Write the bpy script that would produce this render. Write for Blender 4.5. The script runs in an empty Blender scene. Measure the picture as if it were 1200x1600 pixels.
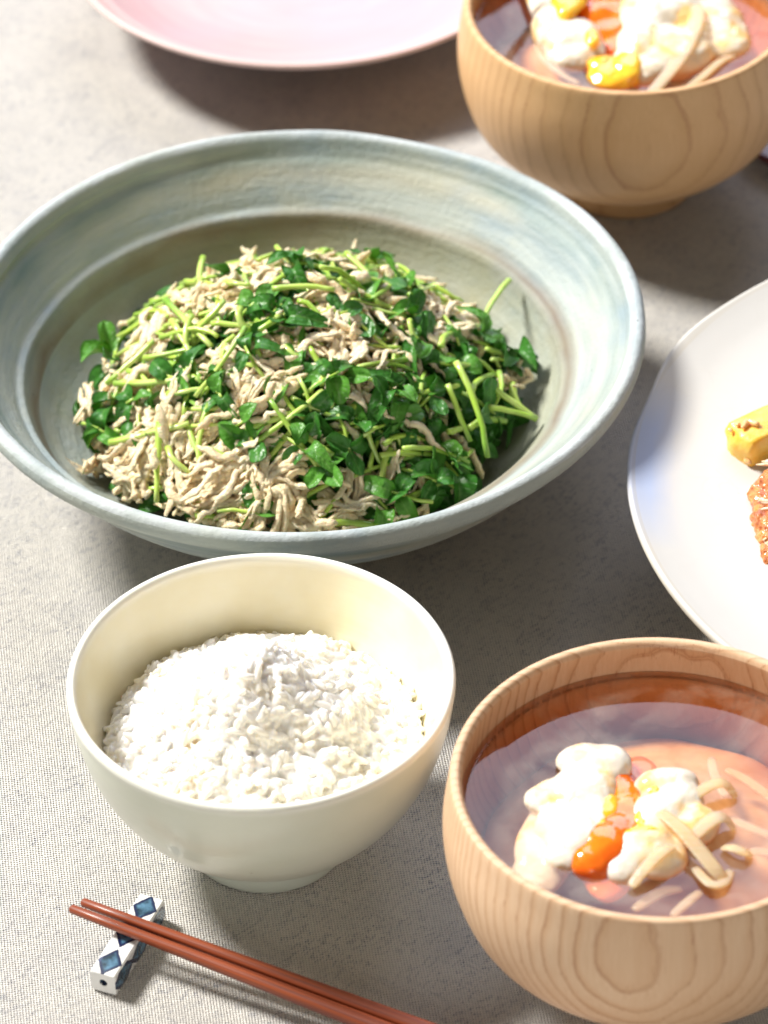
import bpy, bmesh, math, random
from math import sin, cos, pi, radians as R_
from mathutils import Vector, Matrix, Euler, noise
from mathutils.bvhtree import BVHTree
random.seed(7)
S = bpy.context.scene
COL = S.collection

# ------------------------------------------------------------------ camera
F_PX, PITCH, CAM_H, ROLL = 6500.0, .6851, .8896, -.0243
cam_d = bpy.data.cameras.new('camera')
cam = bpy.data.objects.new('camera', cam_d); COL.objects.link(cam); S.camera = cam
fw = Vector((0, cos(PITCH), -sin(PITCH))); up0 = Vector((0, sin(PITCH), cos(PITCH))); rt0 = Vector((1, 0, 0))
rt = cos(ROLL) * rt0 + sin(ROLL) * up0
up = -sin(ROLL) * rt0 + cos(ROLL) * up0
CAM = Vector((0, -1, CAM_H))
m = Matrix((rt, up, -fw)).transposed().to_4x4(); m.translation = CAM
cam.matrix_world = m
cam_d.sensor_fit = 'VERTICAL'; cam_d.sensor_height = 36; cam_d.sensor_width = 27
cam_d.lens = 36 * F_PX / 1600
cam_d.clip_start = .05; cam_d.clip_end = 50
cam_d.dof.use_dof = True; cam_d.dof.focus_distance = 1.29; cam_d.dof.aperture_fstop = 13.0

def ray(px, py):
    u = (px - 600) / F_PX; v = (800 - py) / F_PX
    return (fw + rt * u + up * v).normalized()
def at(px, py, z=0.0):
    d = ray(px, py); return CAM + d * ((z - CAM_H) / d.z)
def to_px(p):
    d = p - CAM; w = d.dot(fw)
    return 600 + F_PX * d.dot(rt) / w, 800 - F_PX * d.dot(up) / w

# ------------------------------------------------------------------ light
W = bpy.data.worlds.new('World'); S.world = W; W.use_nodes = True
bg = W.node_tree.nodes['Background']; bg.inputs[0].default_value = (1.0, .90, .78, 1); bg.inputs[1].default_value = .145
def area(name, loc, target, power, color, sx, sy=None, shape='DISK'):
    l = bpy.data.lights.new(name, 'AREA'); l.energy = power; l.color = color; l.shape = shape; l.size = sx
    if sy: l.size_y = sy
    o = bpy.data.objects.new(name, l); COL.objects.link(o); o.location = loc
    o.rotation_euler = (Vector(target) - Vector(loc)).to_track_quat('-Z', 'Y').to_euler()
    return o
AZ, EL, KD = R_(58), R_(47), 5.0
kp = Vector((-sin(AZ) * cos(EL), cos(AZ) * cos(EL), sin(EL))) * KD
area('window_light', kp, (0, 0, 0), 575, (1, .965, .905), 1.2)
area('rear_window', (.15, 1.75, 1.45), (.05, 0, .05), 27, (.76, .80, 1.0), 1.5, 1.5, 'RECTANGLE')
area('front_fill', (-.35, -1.9, .75), (0, 0, .04), 12, (1, .95, .87), 1.1, .9, 'RECTANGLE')  # fill lamp added behind the camera to lighten the front faces
S.view_settings.view_transform = 'Standard'; S.view_settings.look = 'None'
S.view_settings.exposure = 0; S.view_settings.gamma = 1
S.cycles.use_denoising = True
S.cycles.max_bounces = 10; S.cycles.transparent_max_bounces = 16
S.cycles.caustics_reflective = False; S.cycles.caustics_refractive = False
S.cycles.diffuse_bounces = 7; S.cycles.transmission_bounces = 10; S.cycles.sample_clamp_indirect = 6

# ------------------------------------------------------------------ node helper
class Mat:
    def __init__(s, name):
        s.m = bpy.data.materials.new(name); s.m.use_nodes = True; s.t = s.m.node_tree
        s.t.nodes.clear(); s.out = s.t.nodes.new('ShaderNodeOutputMaterial')
    def n(s, typ, inp=None, out=0, **kw):
        nd = s.t.nodes.new('ShaderNode' + typ)
        for k, v in kw.items(): setattr(nd, k, v)
        for k, v in (inp or {}).items(): s.set(nd.inputs[k], v)
        nd_out = nd.outputs[out] if nd.outputs else None
        return nd_out
    def set(s, sock, v):
        if isinstance(v, bpy.types.NodeSocket): s.t.links.new(v, sock)
        elif isinstance(v, (tuple, list)) and len(v) == 3 and sock.type == 'RGBA': sock.default_value = (*v, 1)
        else: sock.default_value = v
    def math(s, op, a, b=0.0, c=0.0, clamp=False):
        return s.n('Math', {0: a, 1: b, 2: c}, operation=op, use_clamp=clamp)
    def ramp(s, f, stops, interp='LINEAR'):
        nd = s.t.nodes.new('ShaderNodeValToRGB'); s.set(nd.inputs[0], f); cr = nd.color_ramp; cr.interpolation = interp
        while len(cr.elements) > 1: cr.elements.remove(cr.elements[0])
        cr.elements[0].position = stops[0][0]
        def c4(c): return (c, c, c, 1) if isinstance(c, (int, float)) else (*c, 1)
        cr.elements[0].color = c4(stops[0][1])
        for p, c in stops[1:]:
            e = cr.elements.new(p); e.color = c4(c)
        return nd.outputs[0]
    def mix(s, f, a, b, blend='MIX'):
        nd = s.t.nodes.new('ShaderNodeMix'); nd.data_type = 'RGBA'; nd.blend_type = blend
        s.set(nd.inputs[0], f); s.set(nd.inputs[6], a); s.set(nd.inputs[7], b); return nd.outputs[2]
    def coord(s, which='Object'):
        nd = s.t.nodes.new('ShaderNodeTexCoord'); return nd.outputs[which]
    def map(s, v, loc=(0, 0, 0), rot=(0, 0, 0), scale=(1, 1, 1)):
        return s.n('Mapping', {'Vector': v, 'Location': loc, 'Rotation': rot, 'Scale': scale})
    def noise(s, v, scale, detail=3, rough=.5, out=0, dist=0):
        return s.n('TexNoise', {'Vector': v, 'Scale': scale, 'Detail': detail, 'Roughness': rough, 'Distortion': dist}, out=out)
    def sep(s, v):
        nd = s.t.nodes.new('ShaderNodeSeparateXYZ'); s.set(nd.inputs[0], v); return nd.outputs
    def comb(s, x, y, z): return s.n('CombineXYZ', {0: x, 1: y, 2: z})
    def bump(s, h, strength=.5, dist=.001, normal=None):
        d = {'Height': h, 'Strength': strength, 'Distance': dist}
        if normal is not None: d['Normal'] = normal
        return s.n('Bump', d)
    def pbr(s, color, rough=.5, normal=None, spec=.5, coat=0, sss=0, sss_r=(1, .6, .4), sss_s=.002, ior=1.45, coat_rough=.1, trans=0, sheen=0):
        d = {'Base Color': color, 'Roughness': rough, 'Specular IOR Level': spec, 'Coat Weight': coat, 'Coat Roughness': coat_rough,
             'Subsurface Weight': sss, 'Subsurface Radius': sss_r, 'Subsurface Scale': sss_s, 'IOR': ior, 'Transmission Weight': trans, 'Sheen Weight': sheen}
        if normal is not None: d['Normal'] = normal
        return s.n('BsdfPrincipled', d)
    def done(s, surf, vol=None):
        s.t.links.new(surf, s.out.inputs['Surface'])
        if vol is not None: s.t.links.new(vol, s.out.inputs['Volume'])
        return s.m

# ------------------------------------------------------------------ object helpers
def link(name, me, mat=None, parent=None, loc=None, rot=None, smooth=True):
    if mat and not me.materials: me.materials.append(mat)
    if smooth and me.polygons: me.polygons.foreach_set('use_smooth', [True] * len(me.polygons))
    o = bpy.data.objects.new(name, me); COL.objects.link(o)
    if parent: o.parent = parent
    if loc is not None: o.location = loc
    if rot is not None: o.rotation_euler = rot
    return o
def tag(o, label=None, cat=None, group=None, kind=None):
    for k, v in (('label', label), ('category', cat), ('group', group), ('kind', kind)):
        if v: o[k] = v
    return o
def empty(name, loc=(0, 0, 0), rz=0):
    o = bpy.data.objects.new(name, None); COL.objects.link(o); o.location = loc; o.rotation_euler = (0, 0, rz)
    o.empty_display_size = .01; return o
def mesh(name, vs, fs):
    me = bpy.data.meshes.new(name); me.from_pydata([tuple(v) for v in vs], [], fs); me.validate(); me.update(); return me
def catmull(pts, n=6):
    out = []
    P = [Vector(p) for p in pts]
    for i in range(len(P) - 1):
        a = P[max(i - 1, 0)]; b = P[i]; c = P[i + 1]; d = P[min(i + 2, len(P) - 1)]
        for k in range(n):
            t = k / n
            out.append(.5 * ((2 * b) + (c - a) * t + (2 * a - 5 * b + 4 * c - d) * t * t + (3 * b - a - 3 * c + d) * t ** 3))
    out.append(P[-1]); return out
def lathe(name, prof, seg=160, n=5, warp=None, cap=False):
    pr = catmull([(r, z) for r, z in prof], n) if n > 1 else [Vector(p) for p in prof]
    vs, fs = [], []
    for j, p in enumerate(pr):
        for i in range(seg):
            a = 2 * pi * i / seg
            r, z = max(p[0], 0.00002), p[1]
            v = Vector((r * cos(a), r * sin(a), z))
            if warp: v = warp(v, r, a, j / len(pr))
            vs.append(v)
    for j in range(len(pr) - 1):
        for i in range(seg):
            k = (i + 1) % seg
            fs.append((j * seg + i, (j + 1) * seg + i, (j + 1) * seg + k, j * seg + k))
    me = mesh(name, vs, fs)
    return me
def tube(pts, rads, sides=8, cap=True, sq=0.0, flat=1.0, rot0=0.0, upv=None):
    """tube mesh data through pts with radius per point; returns verts, faces"""
    P = [Vector(p) for p in pts]; vs, fs = [], []
    t0 = (P[1] - P[0]).normalized()
    nrm = upv or (Vector((0, 0, 1)) if abs(t0.z) < .9 else Vector((1, 0, 0)))
    nrm = (nrm - t0 * nrm.dot(t0)).normalized()
    for i, p in enumerate(P):
        t = (P[min(i + 1, len(P) - 1)] - P[max(i - 1, 0)]).normalized()
        nrm = (nrm - t * nrm.dot(t)).normalized(); b = t.cross(nrm)
        for k in range(sides):
            a = 2 * pi * k / sides + rot0; r = rads[i] if not callable(rads[i]) else rads[i](a)
            vs.append(p + (nrm * cos(a) * flat + b * sin(a)) * r)
    for i in range(len(P) - 1):
        for k in range(sides):
            l = (k + 1) % sides
            fs.append((i * sides + k, i * sides + l, (i + 1) * sides + l, (i + 1) * sides + k))
    if cap:
        fs.append(tuple(range(sides))[::-1]); fs.append(tuple((len(P) - 1) * sides + k for k in range(sides)))
    return vs, fs
def join_data(lst):
    vs, fs = [], []
    for v, f in lst:
        o = len(vs); vs += list(v); fs += [tuple(i + o for i in q) for q in f]
    return vs, fs
def xf(data, M):
    return [M @ Vector(v) for v in data[0]], data[1]
def rnd(a, b): return random.uniform(a, b)

# ------------------------------------------------------------------ materials
def cloth_mat():
    M = Mat('linen'); c = M.map(M.coord(), rot=(0, 0, R_(38)))
    x, y, z = M.sep(c)
    wob = M.noise(c, 210, 3)
    P = 2 * pi / .00124
    wx = M.math('ADD', M.math('MULTIPLY', x, P), M.math('MULTIPLY', wob, 5.0))
    wy = M.math('ADD', M.math('MULTIPLY', y, P), M.math('MULTIPLY', wob, -4.6))
    sx, sy = M.math('SINE', wx), M.math('SINE', wy)
    weave = M.math('MULTIPLY', sx, sy)
    hgt = M.math('ADD', M.math('MULTIPLY', weave, .5), M.math('MULTIPLY', M.noise(c, 1500, 2), .9))
    th1 = M.noise(M.map(c, scale=(60, 900, 1)), 1, 3, .65)
    th2 = M.noise(M.map(c, scale=(900, 60, 1), loc=(3, 7, 0)), 1, 3, .65)
    slub = M.math('MAXIMUM', M.ramp(th1, [(.52, 0), (.78, .55)]), M.ramp(th2, [(.54, 0), (.80, .55)]))
    cloud = M.noise(c, 34, 4, .6)
    dark = M.math('MULTIPLY', slub, M.ramp(cloud, [(.36, .25), (.64, 1)]))
    dark = M.math('MULTIPLY', dark, M.ramp(M.math('ADD', M.math('MULTIPLY', weave, .5), .5), [(.2, 1), (.9, .35)]))
    base = M.mix(M.noise(c, 12, 3), (.84, .805, .74), (.90, .875, .83))
    base = M.mix(M.ramp(M.noise(c, 45, 4, .6), [(.45, 0), (.75, .5)]), base, (.64, .63, .63))
    fleck = M.ramp(M.noise(M.map(c, scale=(1, .45, 1)), 900, 1, .5), [(.52, 0), (.66, 1)])
    fleck = M.math('MULTIPLY', fleck, M.ramp(M.math('ADD', M.math('MULTIPLY', weave, .5), .5), [(.15, 1), (.8, .1)]))
    fleck = M.math('MULTIPLY', fleck, M.ramp(M.noise(c, 60, 4, .65), [(.38, .25), (.66, 1)]))
    base = M.mix(fleck, base, (.27, .29, .36))
    col = M.mix(dark, base, (.25, .27, .32))
    pit = M.ramp(M.math('ADD', M.math('MULTIPLY', weave, .5), .5), [(0, .62), (.5, 1)])
    col = M.mix(1, col, pit, 'MULTIPLY')
    nb = M.bump(M.noise(c, 18, 3), .35, .004)
    return M.done(M.pbr(col, .92, M.bump(hgt, .9, .0012, nb), spec=.15, sheen=.25))
def radial(M):
    x, y, z = M.sep(M.coord())
    r = M.math('SQRT', M.math('ADD', M.math('MULTIPLY', x, x), M.math('MULTIPLY', y, y)))
    cx, cy = M.math('DIVIDE', x, M.math('ADD', r, .0005)), M.math('DIVIDE', y, M.math('ADD', r, .0005))
    return x, y, z, r, cx, cy
def stoneware_mat():
    M = Mat('stoneware_glaze'); x, y, z, r, cx, cy = radial(M); c = M.coord()
    brush = M.noise(M.comb(M.math('MULTIPLY', cx, 1.6), M.math('MULTIPLY', cy, 1.6), M.math('MULTIPLY', M.math('ADD', r, z), 105)), 1, 5, .62)
    big = M.noise(c, 17, 5, .62)
    col = M.mix(M.ramp(brush, [(.34, 0), (.64, 1)]), (.27, .33, .34), (.44, .48, .45))
    col = M.mix(M.ramp(big, [(.45, 0), (.72, .5)]), col, (.40, .41, .33))
    col = M.mix(M.ramp(M.noise(c, 30, 4, .6), [(.50, 0), (.74, .5)]), col, (.22, .31, .40))
    # ochre/brown where the glaze breaks over the ridge and below the lip
    wob = M.math('MULTIPLY', M.math('SUBTRACT', M.noise(c, 40, 3), .5), .005)
    rr = M.math('ADD', r, wob)
    ridge = M.ramp(rr, [(.0882, 0), (.0896, .8), (.0912, 1), (.0924, .7), (.0936, 0)])
    ins = M.math('GREATER_THAN', z, .033)
    teal = M.ramp(rr, [(.1035, 0), (.1065, .8), (.1085, .7), (.1095, 0)])
    ochre = M.ramp(rr, [(.100, 0), (.1045, .6), (.1062, 0)])
    pn = M.ramp(M.noise(c, 26, 3), [(.38, .4), (.6, 1)])
    col = M.mix(M.math('MULTIPLY', M.math('MULTIPLY', ochre, ins), M.ramp(M.noise(c, 14, 2), [(.5, 0), (.62, 1)])), col, (.55, .42, .2))
    col = M.mix(M.math('MULTIPLY', M.math('MULTIPLY', teal, ins), pn), col, (.09, .18, .18))
    col = M.mix(M.math('MULTIPLY', M.math('MULTIPLY', ridge, M.math('GREATER_THAN', z, .031)), M.ramp(M.noise(c, 26, 3), [(.3, .6), (.55, 1)])), col, (.15, .09, .055))
    lip = M.ramp(M.math('ADD', z, M.math('MULTIPLY', wob, .35)), [(.0520, 0), (.0535, .65), (.0548, 0)])
    lip2 = M.math('MULTIPLY', M.math('MULTIPLY', lip, M.math('GREATER_THAN', r, .1115)), M.ramp(M.noise(c, 60, 4), [(.42, 0), (.6, 1)]))
    col = M.mix(lip2, col, (.25, .18, .14))
    top = M.math('MULTIPLY', M.math('GREATER_THAN', z, .0592), M.ramp(M.noise(c, 35, 5, .7), [(.4, .1), (.65, .8)]))
    col = M.mix(top, col, (.54, .59, .62))
    well = M.ramp(rr, [(.05, .8), (.088, .8), (.0912, 0)])
    col = M.mix(M.math('MULTIPLY', well, M.ramp(big, [(.35, .2), (.6, 1)])), col, (.30, .30, .19))
    spots = M.ramp(M.n('TexVoronoi', {'Vector': c, 'Scale': 95}), [(.03, 1), (.055, 0)])
    col = M.mix(M.math('MULTIPLY', spots, M.math('GREATER_THAN', M.noise(c, 60, 1), .6)), col, (.08, .08, .07))
    h = M.math('ADD', M.math('MULTIPLY', brush, .8), M.math('MULTIPLY', M.noise(c, 420, 4, .65), .5))
    rg = M.ramp(M.noise(c, 50, 3), [(.3, .52), (.7, .7)])
    return M.done(M.pbr(col, rg, M.bump(h, .9, .0009), spec=.3))
def porcelain_mat():
    M = Mat('celadon_porcelain'); x, y, z, r, cx, cy = radial(M); c = M.coord()
    big = M.noise(c, 28, 4, .55)
    inn = M.ramp(M.noise(M.comb(M.math('MULTIPLY', cx, 2.2), M.math('MULTIPLY', cy, 2.2), M.math('MULTIPLY', z, 40)), 1, 4), [(.3, 0), (.7, 1)])
    col = M.mix(inn, (.66, .68, .57), (.60, .63, .52))
    col = M.mix(M.ramp(big, [(.45, 0), (.72, .35)]), col, (.66, .70, .62))
    gx, gy, gz = M.sep(M.coord('Normal'))
    inside = M.ramp(M.math('ADD', M.math('ADD', M.math('MULTIPLY', gx, cx), M.math('MULTIPLY', gy, cy)), .5), [(.35, 1), (.55, 0)])
    col = M.mix(inside, col, M.mix(inn, (.84, .79, .60), (.76, .68, .44)))
    foot = M.ramp(z, [(.0085, .6), (.0105, 0)])
    col = M.mix(foot, col, (.52, .58, .53))
    rim = M.ramp(z, [(.0632, 0), (.0648, .8)])
    col = M.mix(rim, col, (.84, .84, .80))
    sp = M.ramp(M.n('TexVoronoi', {'Vector': c, 'Scale': 55}), [(.012, 1), (.03, 0)])
    col = M.mix(M.math('MULTIPLY', sp, .5), col, (.35, .28, .18))
    h = M.math('ADD', M.noise(M.comb(M.math('MULTIPLY', cx, .8), M.math('MULTIPLY', cy, .8), M.math('MULTIPLY', z, 230)), 1, 3), M.math('MULTIPLY', big, .6))
    return M.done(M.pbr(col, .3, M.bump(h, .25, .0009), spec=.5, coat=.35, coat_rough=.12, sss=.12, sss_s=.002, sss_r=(1, .9, .6)))
def wood_mat(name, rot, phase, tint, freq=330):
    M = Mat(name); c = M.map(M.coord(), rot=rot, loc=(0, phase, 0))
    low = M.noise(M.map(c, scale=(1, 1, .55)), 13, 2, .45)
    x, y, z = M.sep(c)
    yy = M.math('ADD', y, M.math('MULTIPLY', M.math('SUBTRACT', low, .5), .024))
    yy = M.math('ADD', yy, M.math('MULTIPLY', M.math('MULTIPLY', x, x), 2.2))
    yy = M.math('ADD', yy, M.math('MULTIPLY', M.math('SUBTRACT', M.noise(M.map(c, scale=(1, 1, .35)), 45, 2), .5), .0050))
    yy = M.math('ADD', yy, M.math('MULTIPLY', M.math('SUBTRACT', M.noise(c, 130, 3), .5), .0010))
    s = M.math('FRACT', M.math('MULTIPLY', yy, freq))
    a, b, d = tint
    ringc = M.ramp(s, [(0, b), (.025, d), (.10, a), (.60, a), (.92, b), (.975, d), (1, b)])
    vary = M.noise(M.map(c, scale=(1, 1, .3)), 38, 4)
    ringc = M.mix(M.ramp(vary, [(.35, 0), (.68, .5)]), ringc, a)
    ringc = M.mix(M.ramp(M.noise(c, 12, 3), [(.4, 0), (.7, .5)]), ringc, b)
    fib = M.noise(M.map(c, scale=(1, 1, .045)), 900, 3, .6)
    col = M.mix(M.ramp(fib, [(.4, .32), (.62, 0)]), ringc, b)
    pores = M.math('MULTIPLY', M.ramp(M.noise(M.map(c, scale=(1, 1, .06)), 1800, 1), [(.3, 1), (.4, 0)]), M.ramp(s, [(0, .7), (.3, .1), (.8, .1), (1, .7)]))
    col = M.mix(pores, col, d)
    return M.done(M.pbr(col, .46, M.bump(M.math('SUBTRACT', fib, pores), .16, .0004), spec=.4, coat=.12, coat_rough=.3))
def white_plate_mat():
    M = Mat('crackled_white_glaze'); c = M.coord(); x, y, z, r, cx, cy = radial(M)
    cr = M.n('TexVoronoi', {'Vector': M.n('VectorMath', {0: c, 1: M.n('VectorMath', {0: M.noise(c, 60, 2, out=1), 1: (.012, .012, .012)}, operation='MULTIPLY')}, operation='ADD'), 'Scale': 95}, feature='DISTANCE_TO_EDGE')
    line = M.math('MULTIPLY', M.ramp(cr, [(.0, .5), (.03, 0)]), M.ramp(M.noise(c, 25, 3), [(.45, 0), (.7, 1)]))
    col = M.mix(M.noise(c, 9, 3), (.58, .575, .555), (.62, .61, .585))
    col = M.mix(M.ramp(M.noise(c, 20, 4), [(.52, 0), (.75, .25)]), col, (.64, .56, .52))
    col = M.mix(line, col, (.55, .53, .50))
    # blue of the dish's cast shadow, painted into the left rim colour
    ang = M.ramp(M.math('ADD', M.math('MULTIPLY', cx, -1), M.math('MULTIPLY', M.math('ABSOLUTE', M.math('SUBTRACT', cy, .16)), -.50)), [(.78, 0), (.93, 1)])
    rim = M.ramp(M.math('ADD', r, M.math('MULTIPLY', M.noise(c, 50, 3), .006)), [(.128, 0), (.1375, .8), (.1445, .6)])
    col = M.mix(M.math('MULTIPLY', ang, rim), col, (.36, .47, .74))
    edge = M.ramp(z, [(.0390, 0), (.0415, .8), (.0442, .8), (.0453, 0)])
    e2 = M.math('MULTIPLY', edge, M.math('GREATER_THAN', r, .1383))
    col = M.mix(e2, col, (.50, .44, .32))
    sp = M.math('MULTIPLY', M.ramp(M.n('TexVoronoi', {'Vector': c, 'Scale': 70}), [(.02, 1), (.045, 0)]), M.math('GREATER_THAN', M.noise(c, 33, 2), .52))
    col = M.mix(M.math('MULTIPLY', sp, .7), col, (.35, .36, .42))
    return M.done(M.pbr(col, .5, M.bump(M.noise(c, 60, 4), .15, .001), spec=.35))
def pink_mat():
    M = Mat('pink_glaze'); x, y, z, r, cx, cy = radial(M); c = M.coord()
    sw = M.noise(M.comb(M.math('MULTIPLY', cx, 1.0), M.math('MULTIPLY', cy, 1.0), M.math('MULTIPLY', r, 150)), 1, 4, .6)
    col = M.mix(M.ramp(sw, [(.3, 0), (.7, 1)]), (.50, .32, .34), (.55, .40, .40))
    col = M.mix(M.ramp(M.noise(c, 16, 2), [(.4, 0), (.65, .4)]), col, (.53, .39, .46))
    col = M.mix(M.ramp(r, [(.0845, 0), (.0865, .7), (.089, .25), (.0915, .9)]), col, (.68, .52, .48))
    return M.done(M.pbr(col, .4, M.bump(sw, .2, .001), spec=.35))
def lacquer_mat(name, col, dark, rough=.3):
    M = Mat(name); c = M.coord()
    g = M.noise(M.map(c, scale=(9, 700, 700)), 1, 4, .65)
    k = M.mix(M.ramp(g, [(.36, 0), (.64, 1)]), dark, col)
    return M.done(M.pbr(k, rough, M.bump(g, .2, .0003), spec=.45, coat=.2, coat_rough=.2))
def leaf_mat(name, a, b, v):
    M = Mat(name); c = M.coord(); x, y, z = M.sep(c)
    oi = M.n('ObjectInfo', out=3) if False else M.t.nodes.new('ShaderNodeObjectInfo').outputs['Random']
    col = M.mix(M.noise(c, 300, 3), a, b)
    col = M.mix(M.math('MULTIPLY', oi, .6), col, b)
    ay = M.math('ABSOLUTE', y)
    mid = M.ramp(M.math('MULTIPLY', ay, 1000), [(.0, .8), (.45, 0)])
    vein = M.ramp(M.math('SINE', M.math('MULTIPLY', M.math('ADD', x, M.math('MULTIPLY', ay, -1.1)), 3600)), [(.86, 0), (1, .35)])
    col = M.mix(M.math('MAXIMUM', mid, vein), col, v)
    hb = M.math('ADD', M.noise(c, 420, 2), M.math('MULTIPLY', vein, -.4))
    p = M.pbr(col, .33, M.bump(hb, .8, .0010), spec=.5, coat=.12, coat_rough=.15)
    tr = M.n('BsdfTranslucent', {'Color': M.mix(.5, col, (.25, .5, .03))})
    return M.done(M.n('MixShader', {0: .34, 1: p, 2: tr}))
def stem_mat():
    M = Mat('pale_green_stem'); c = M.coord()
    oi = M.t.nodes.new('ShaderNodeObjectInfo').outputs['Random']
    a = M.mix(oi, (.47, .64, .10), (.34, .54, .05))
    a = M.mix(M.ramp(M.noise(c, 60, 2), [(.4, 0), (.7, .7)]), a, (.70, .78, .36))
    sx = M.sep(c)[0]; sgn = M.math('SUBTRACT', M.math('MULTIPLY', M.math('GREATER_THAN', oi, .5), 2), 1)
    a = M.mix(M.ramp(M.math('ADD', M.math('MULTIPLY', M.math('MULTIPLY', sx, sgn), 55), M.math('MULTIPLY', oi, .5)), [(.25, 0), (1, .85)]), a, (.16, .36, .035))
    a = M.mix(M.ramp(M.noise(M.map(c, scale=(40, 1500, 1500)), 1, 2), [(.5, 0), (.75, .35)]), a, (.80, .86, .50))
    return M.done(M.pbr(a, .3, M.bump(M.noise(M.map(c, scale=(80, 900, 900)), 1, 2), .2, .0003), spec=.5, coat=.2, sss=.35, sss_r=(.6, 1, .2), sss_s=.0016))
def chicken_mat():
    M = Mat('chicken_meat'); c = M.coord()
    oi = M.t.nodes.new('ShaderNodeObjectInfo').outputs['Random']
    n1 = M.noise(c, 260, 4, .65); fb = M.noise(M.map(c, scale=(120, 1400, 1400)), 1, 3, .6)
    col = M.mix(M.ramp(n1, [(.3, 0), (.7, 1)]), (.84, .62, .35), (.97, .84, .56))
    col = M.mix(M.math('MULTIPLY', oi, .5), col, (.97, .85, .64))
    h = M.math('ADD', M.math('MULTIPLY', fb, .7), M.noise(c, 900, 3, .7))
    return M.done(M.pbr(col, .42, M.bump(h, 1.0, .0010), spec=.5, coat=.15, sss=.3, sss_r=(1, .6, .35), sss_s=.0018))
def rice_mat(sss=0):
    M = Mat('cooked_rice'); c = M.coord()
    col = M.mix(M.noise(c, 300, 2), (.97, .965, .945), (.985, .98, .97))
    p = M.pbr(col, .25, M.bump(M.noise(c, 700, 2), .15, .0003), spec=.5, coat=.2, sss=sss, sss_r=(1, .90, .74), sss_s=.0030)
    if sss:
        warm = M.mix(M.ramp(M.noise(c, 70, 3), [(.5, 0), (.72, 1)]), (.84, .835, .825), (.83, .77, .65))
        M.t.links.new(warm, p.node.inputs['Base Color']); return M.done(p)
    return M.done(M.n('MixShader', {0: .42, 1: p, 2: M.n('BsdfTranslucent', {'Color': (1.0, .985, .95)})}))
def egg_white_mat():
    M = Mat('egg_white'); c = M.coord()
    n1 = M.noise(c, 110, 4, .6)
    col = M.mix(M.ramp(n1, [(.42, 0), (.7, .7)]), (.76, .72, .64), (.72, .60, .40))
    col = M.mix(M.ramp(M.noise(c, 75, 3, .55), [(.54, 0), (.66, .75)]), col, (.90, .54, .13))
    return M.done(M.pbr(col, .22, M.bump(M.noise(c, 150, 4, .5, dist=1.5), .35, .0014), spec=.5, sss=.4, sss_r=(1, .8, .55), sss_s=.003, coat=.3))
def yolk_mat(name, a, b):
    M = Mat(name); c = M.coord()
    col = M.mix(M.ramp(M.noise(c, 120, 2), [(.38, 0), (.62, 1)]), a, b)
    return M.done(M.pbr(col, .1, M.bump(M.noise(c, 150, 2), .2, .001), spec=.6, sss=.5, sss_r=(1, .35, .05), sss_s=.003, coat=.6, coat_rough=.04))
def onion_mat():
    M = Mat('simmered_onion'); c = M.coord(); oi = M.t.nodes.new('ShaderNodeObjectInfo').outputs['Random']
    col = M.mix(oi, (.88, .83, .68), (.86, .74, .50))
    fib = M.noise(M.map(c, scale=(60, 700, 700)), 1, 2)
    p = M.pbr(col, .28, M.bump(fib, .6, .0008), spec=.5, sss=.5, sss_r=(1, .7, .35), sss_s=.003, coat=.15)
    return M.done(M.n('MixShader', {0: .58, 1: p, 2: M.n('BsdfTransparent', {'Color': (.95, .8, .55)})}))
def soup_top_mat():
    M = Mat('clear_broth'); c = M.coord()
    wob = M.bump(M.noise(c, 45, 2), .05, .0010)
    geo = M.t.nodes.new('ShaderNodeNewGeometry')
    ca = M.math('ABSOLUTE', M.n('VectorMath', {0: geo.outputs['Incoming'], 1: wob}, out=1, operation='DOT_PRODUCT'))
    fr = M.math('ADD', .045, M.math('MULTIPLY', .968, M.math('POWER', M.math('SUBTRACT', 1, ca, clamp=True), 5)))   # Schlick, the same from both sides
    tr = M.n('BsdfTransparent', {'Color': (.99, .93, .86)})
    haze = M.n('BsdfDiffuse', {'Color': (.84, .73, .58)})
    cl = M.ramp(M.noise(c, 34, 5, .62, dist=.6), [(.42, .0), (.74, .22)])
    body = M.n('MixShader', {0: cl, 1: tr, 2: haze})
    gl = M.n('BsdfGlossy', {'Color': (1, 1, 1), 'Roughness': .05, 'Normal': wob})
    vol = M.n('VolumeAbsorption', {'Color': (.90, .50, .14), 'Density': 40.0})
    return M.done(M.n('MixShader', {0: fr, 1: body, 2: gl}), vol)
def soup_bed_mat():
    M = Mat('miso_haze'); c = M.coord()
    n1 = M.noise(c, 26, 5, .62, dist=.8)
    col = M.mix(M.ramp(n1, [(.36, 0), (.66, 1)]), (.50, .38, .20), (.80, .70, .48))
    return M.done(M.pbr(col, .9, spec=.1))
def simple(name, a, b, scale=200, rough=.35, bump=.4, sss=.3, coat=.2, dist=.001, srad=(1, .5, .2)):
    M = Mat(name); c = M.coord()
    n1 = M.noise(c, scale, 4, .6)
    col = M.mix(M.ramp(n1, [(.36, 0), (.64, 1)]), a, b)
    return M.done(M.pbr(col, rough, M.bump(M.noise(c, scale * 2.5, 4, .6), bump, dist), spec=.5, sss=sss, sss_r=srad, sss_s=.003, coat=coat))
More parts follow.
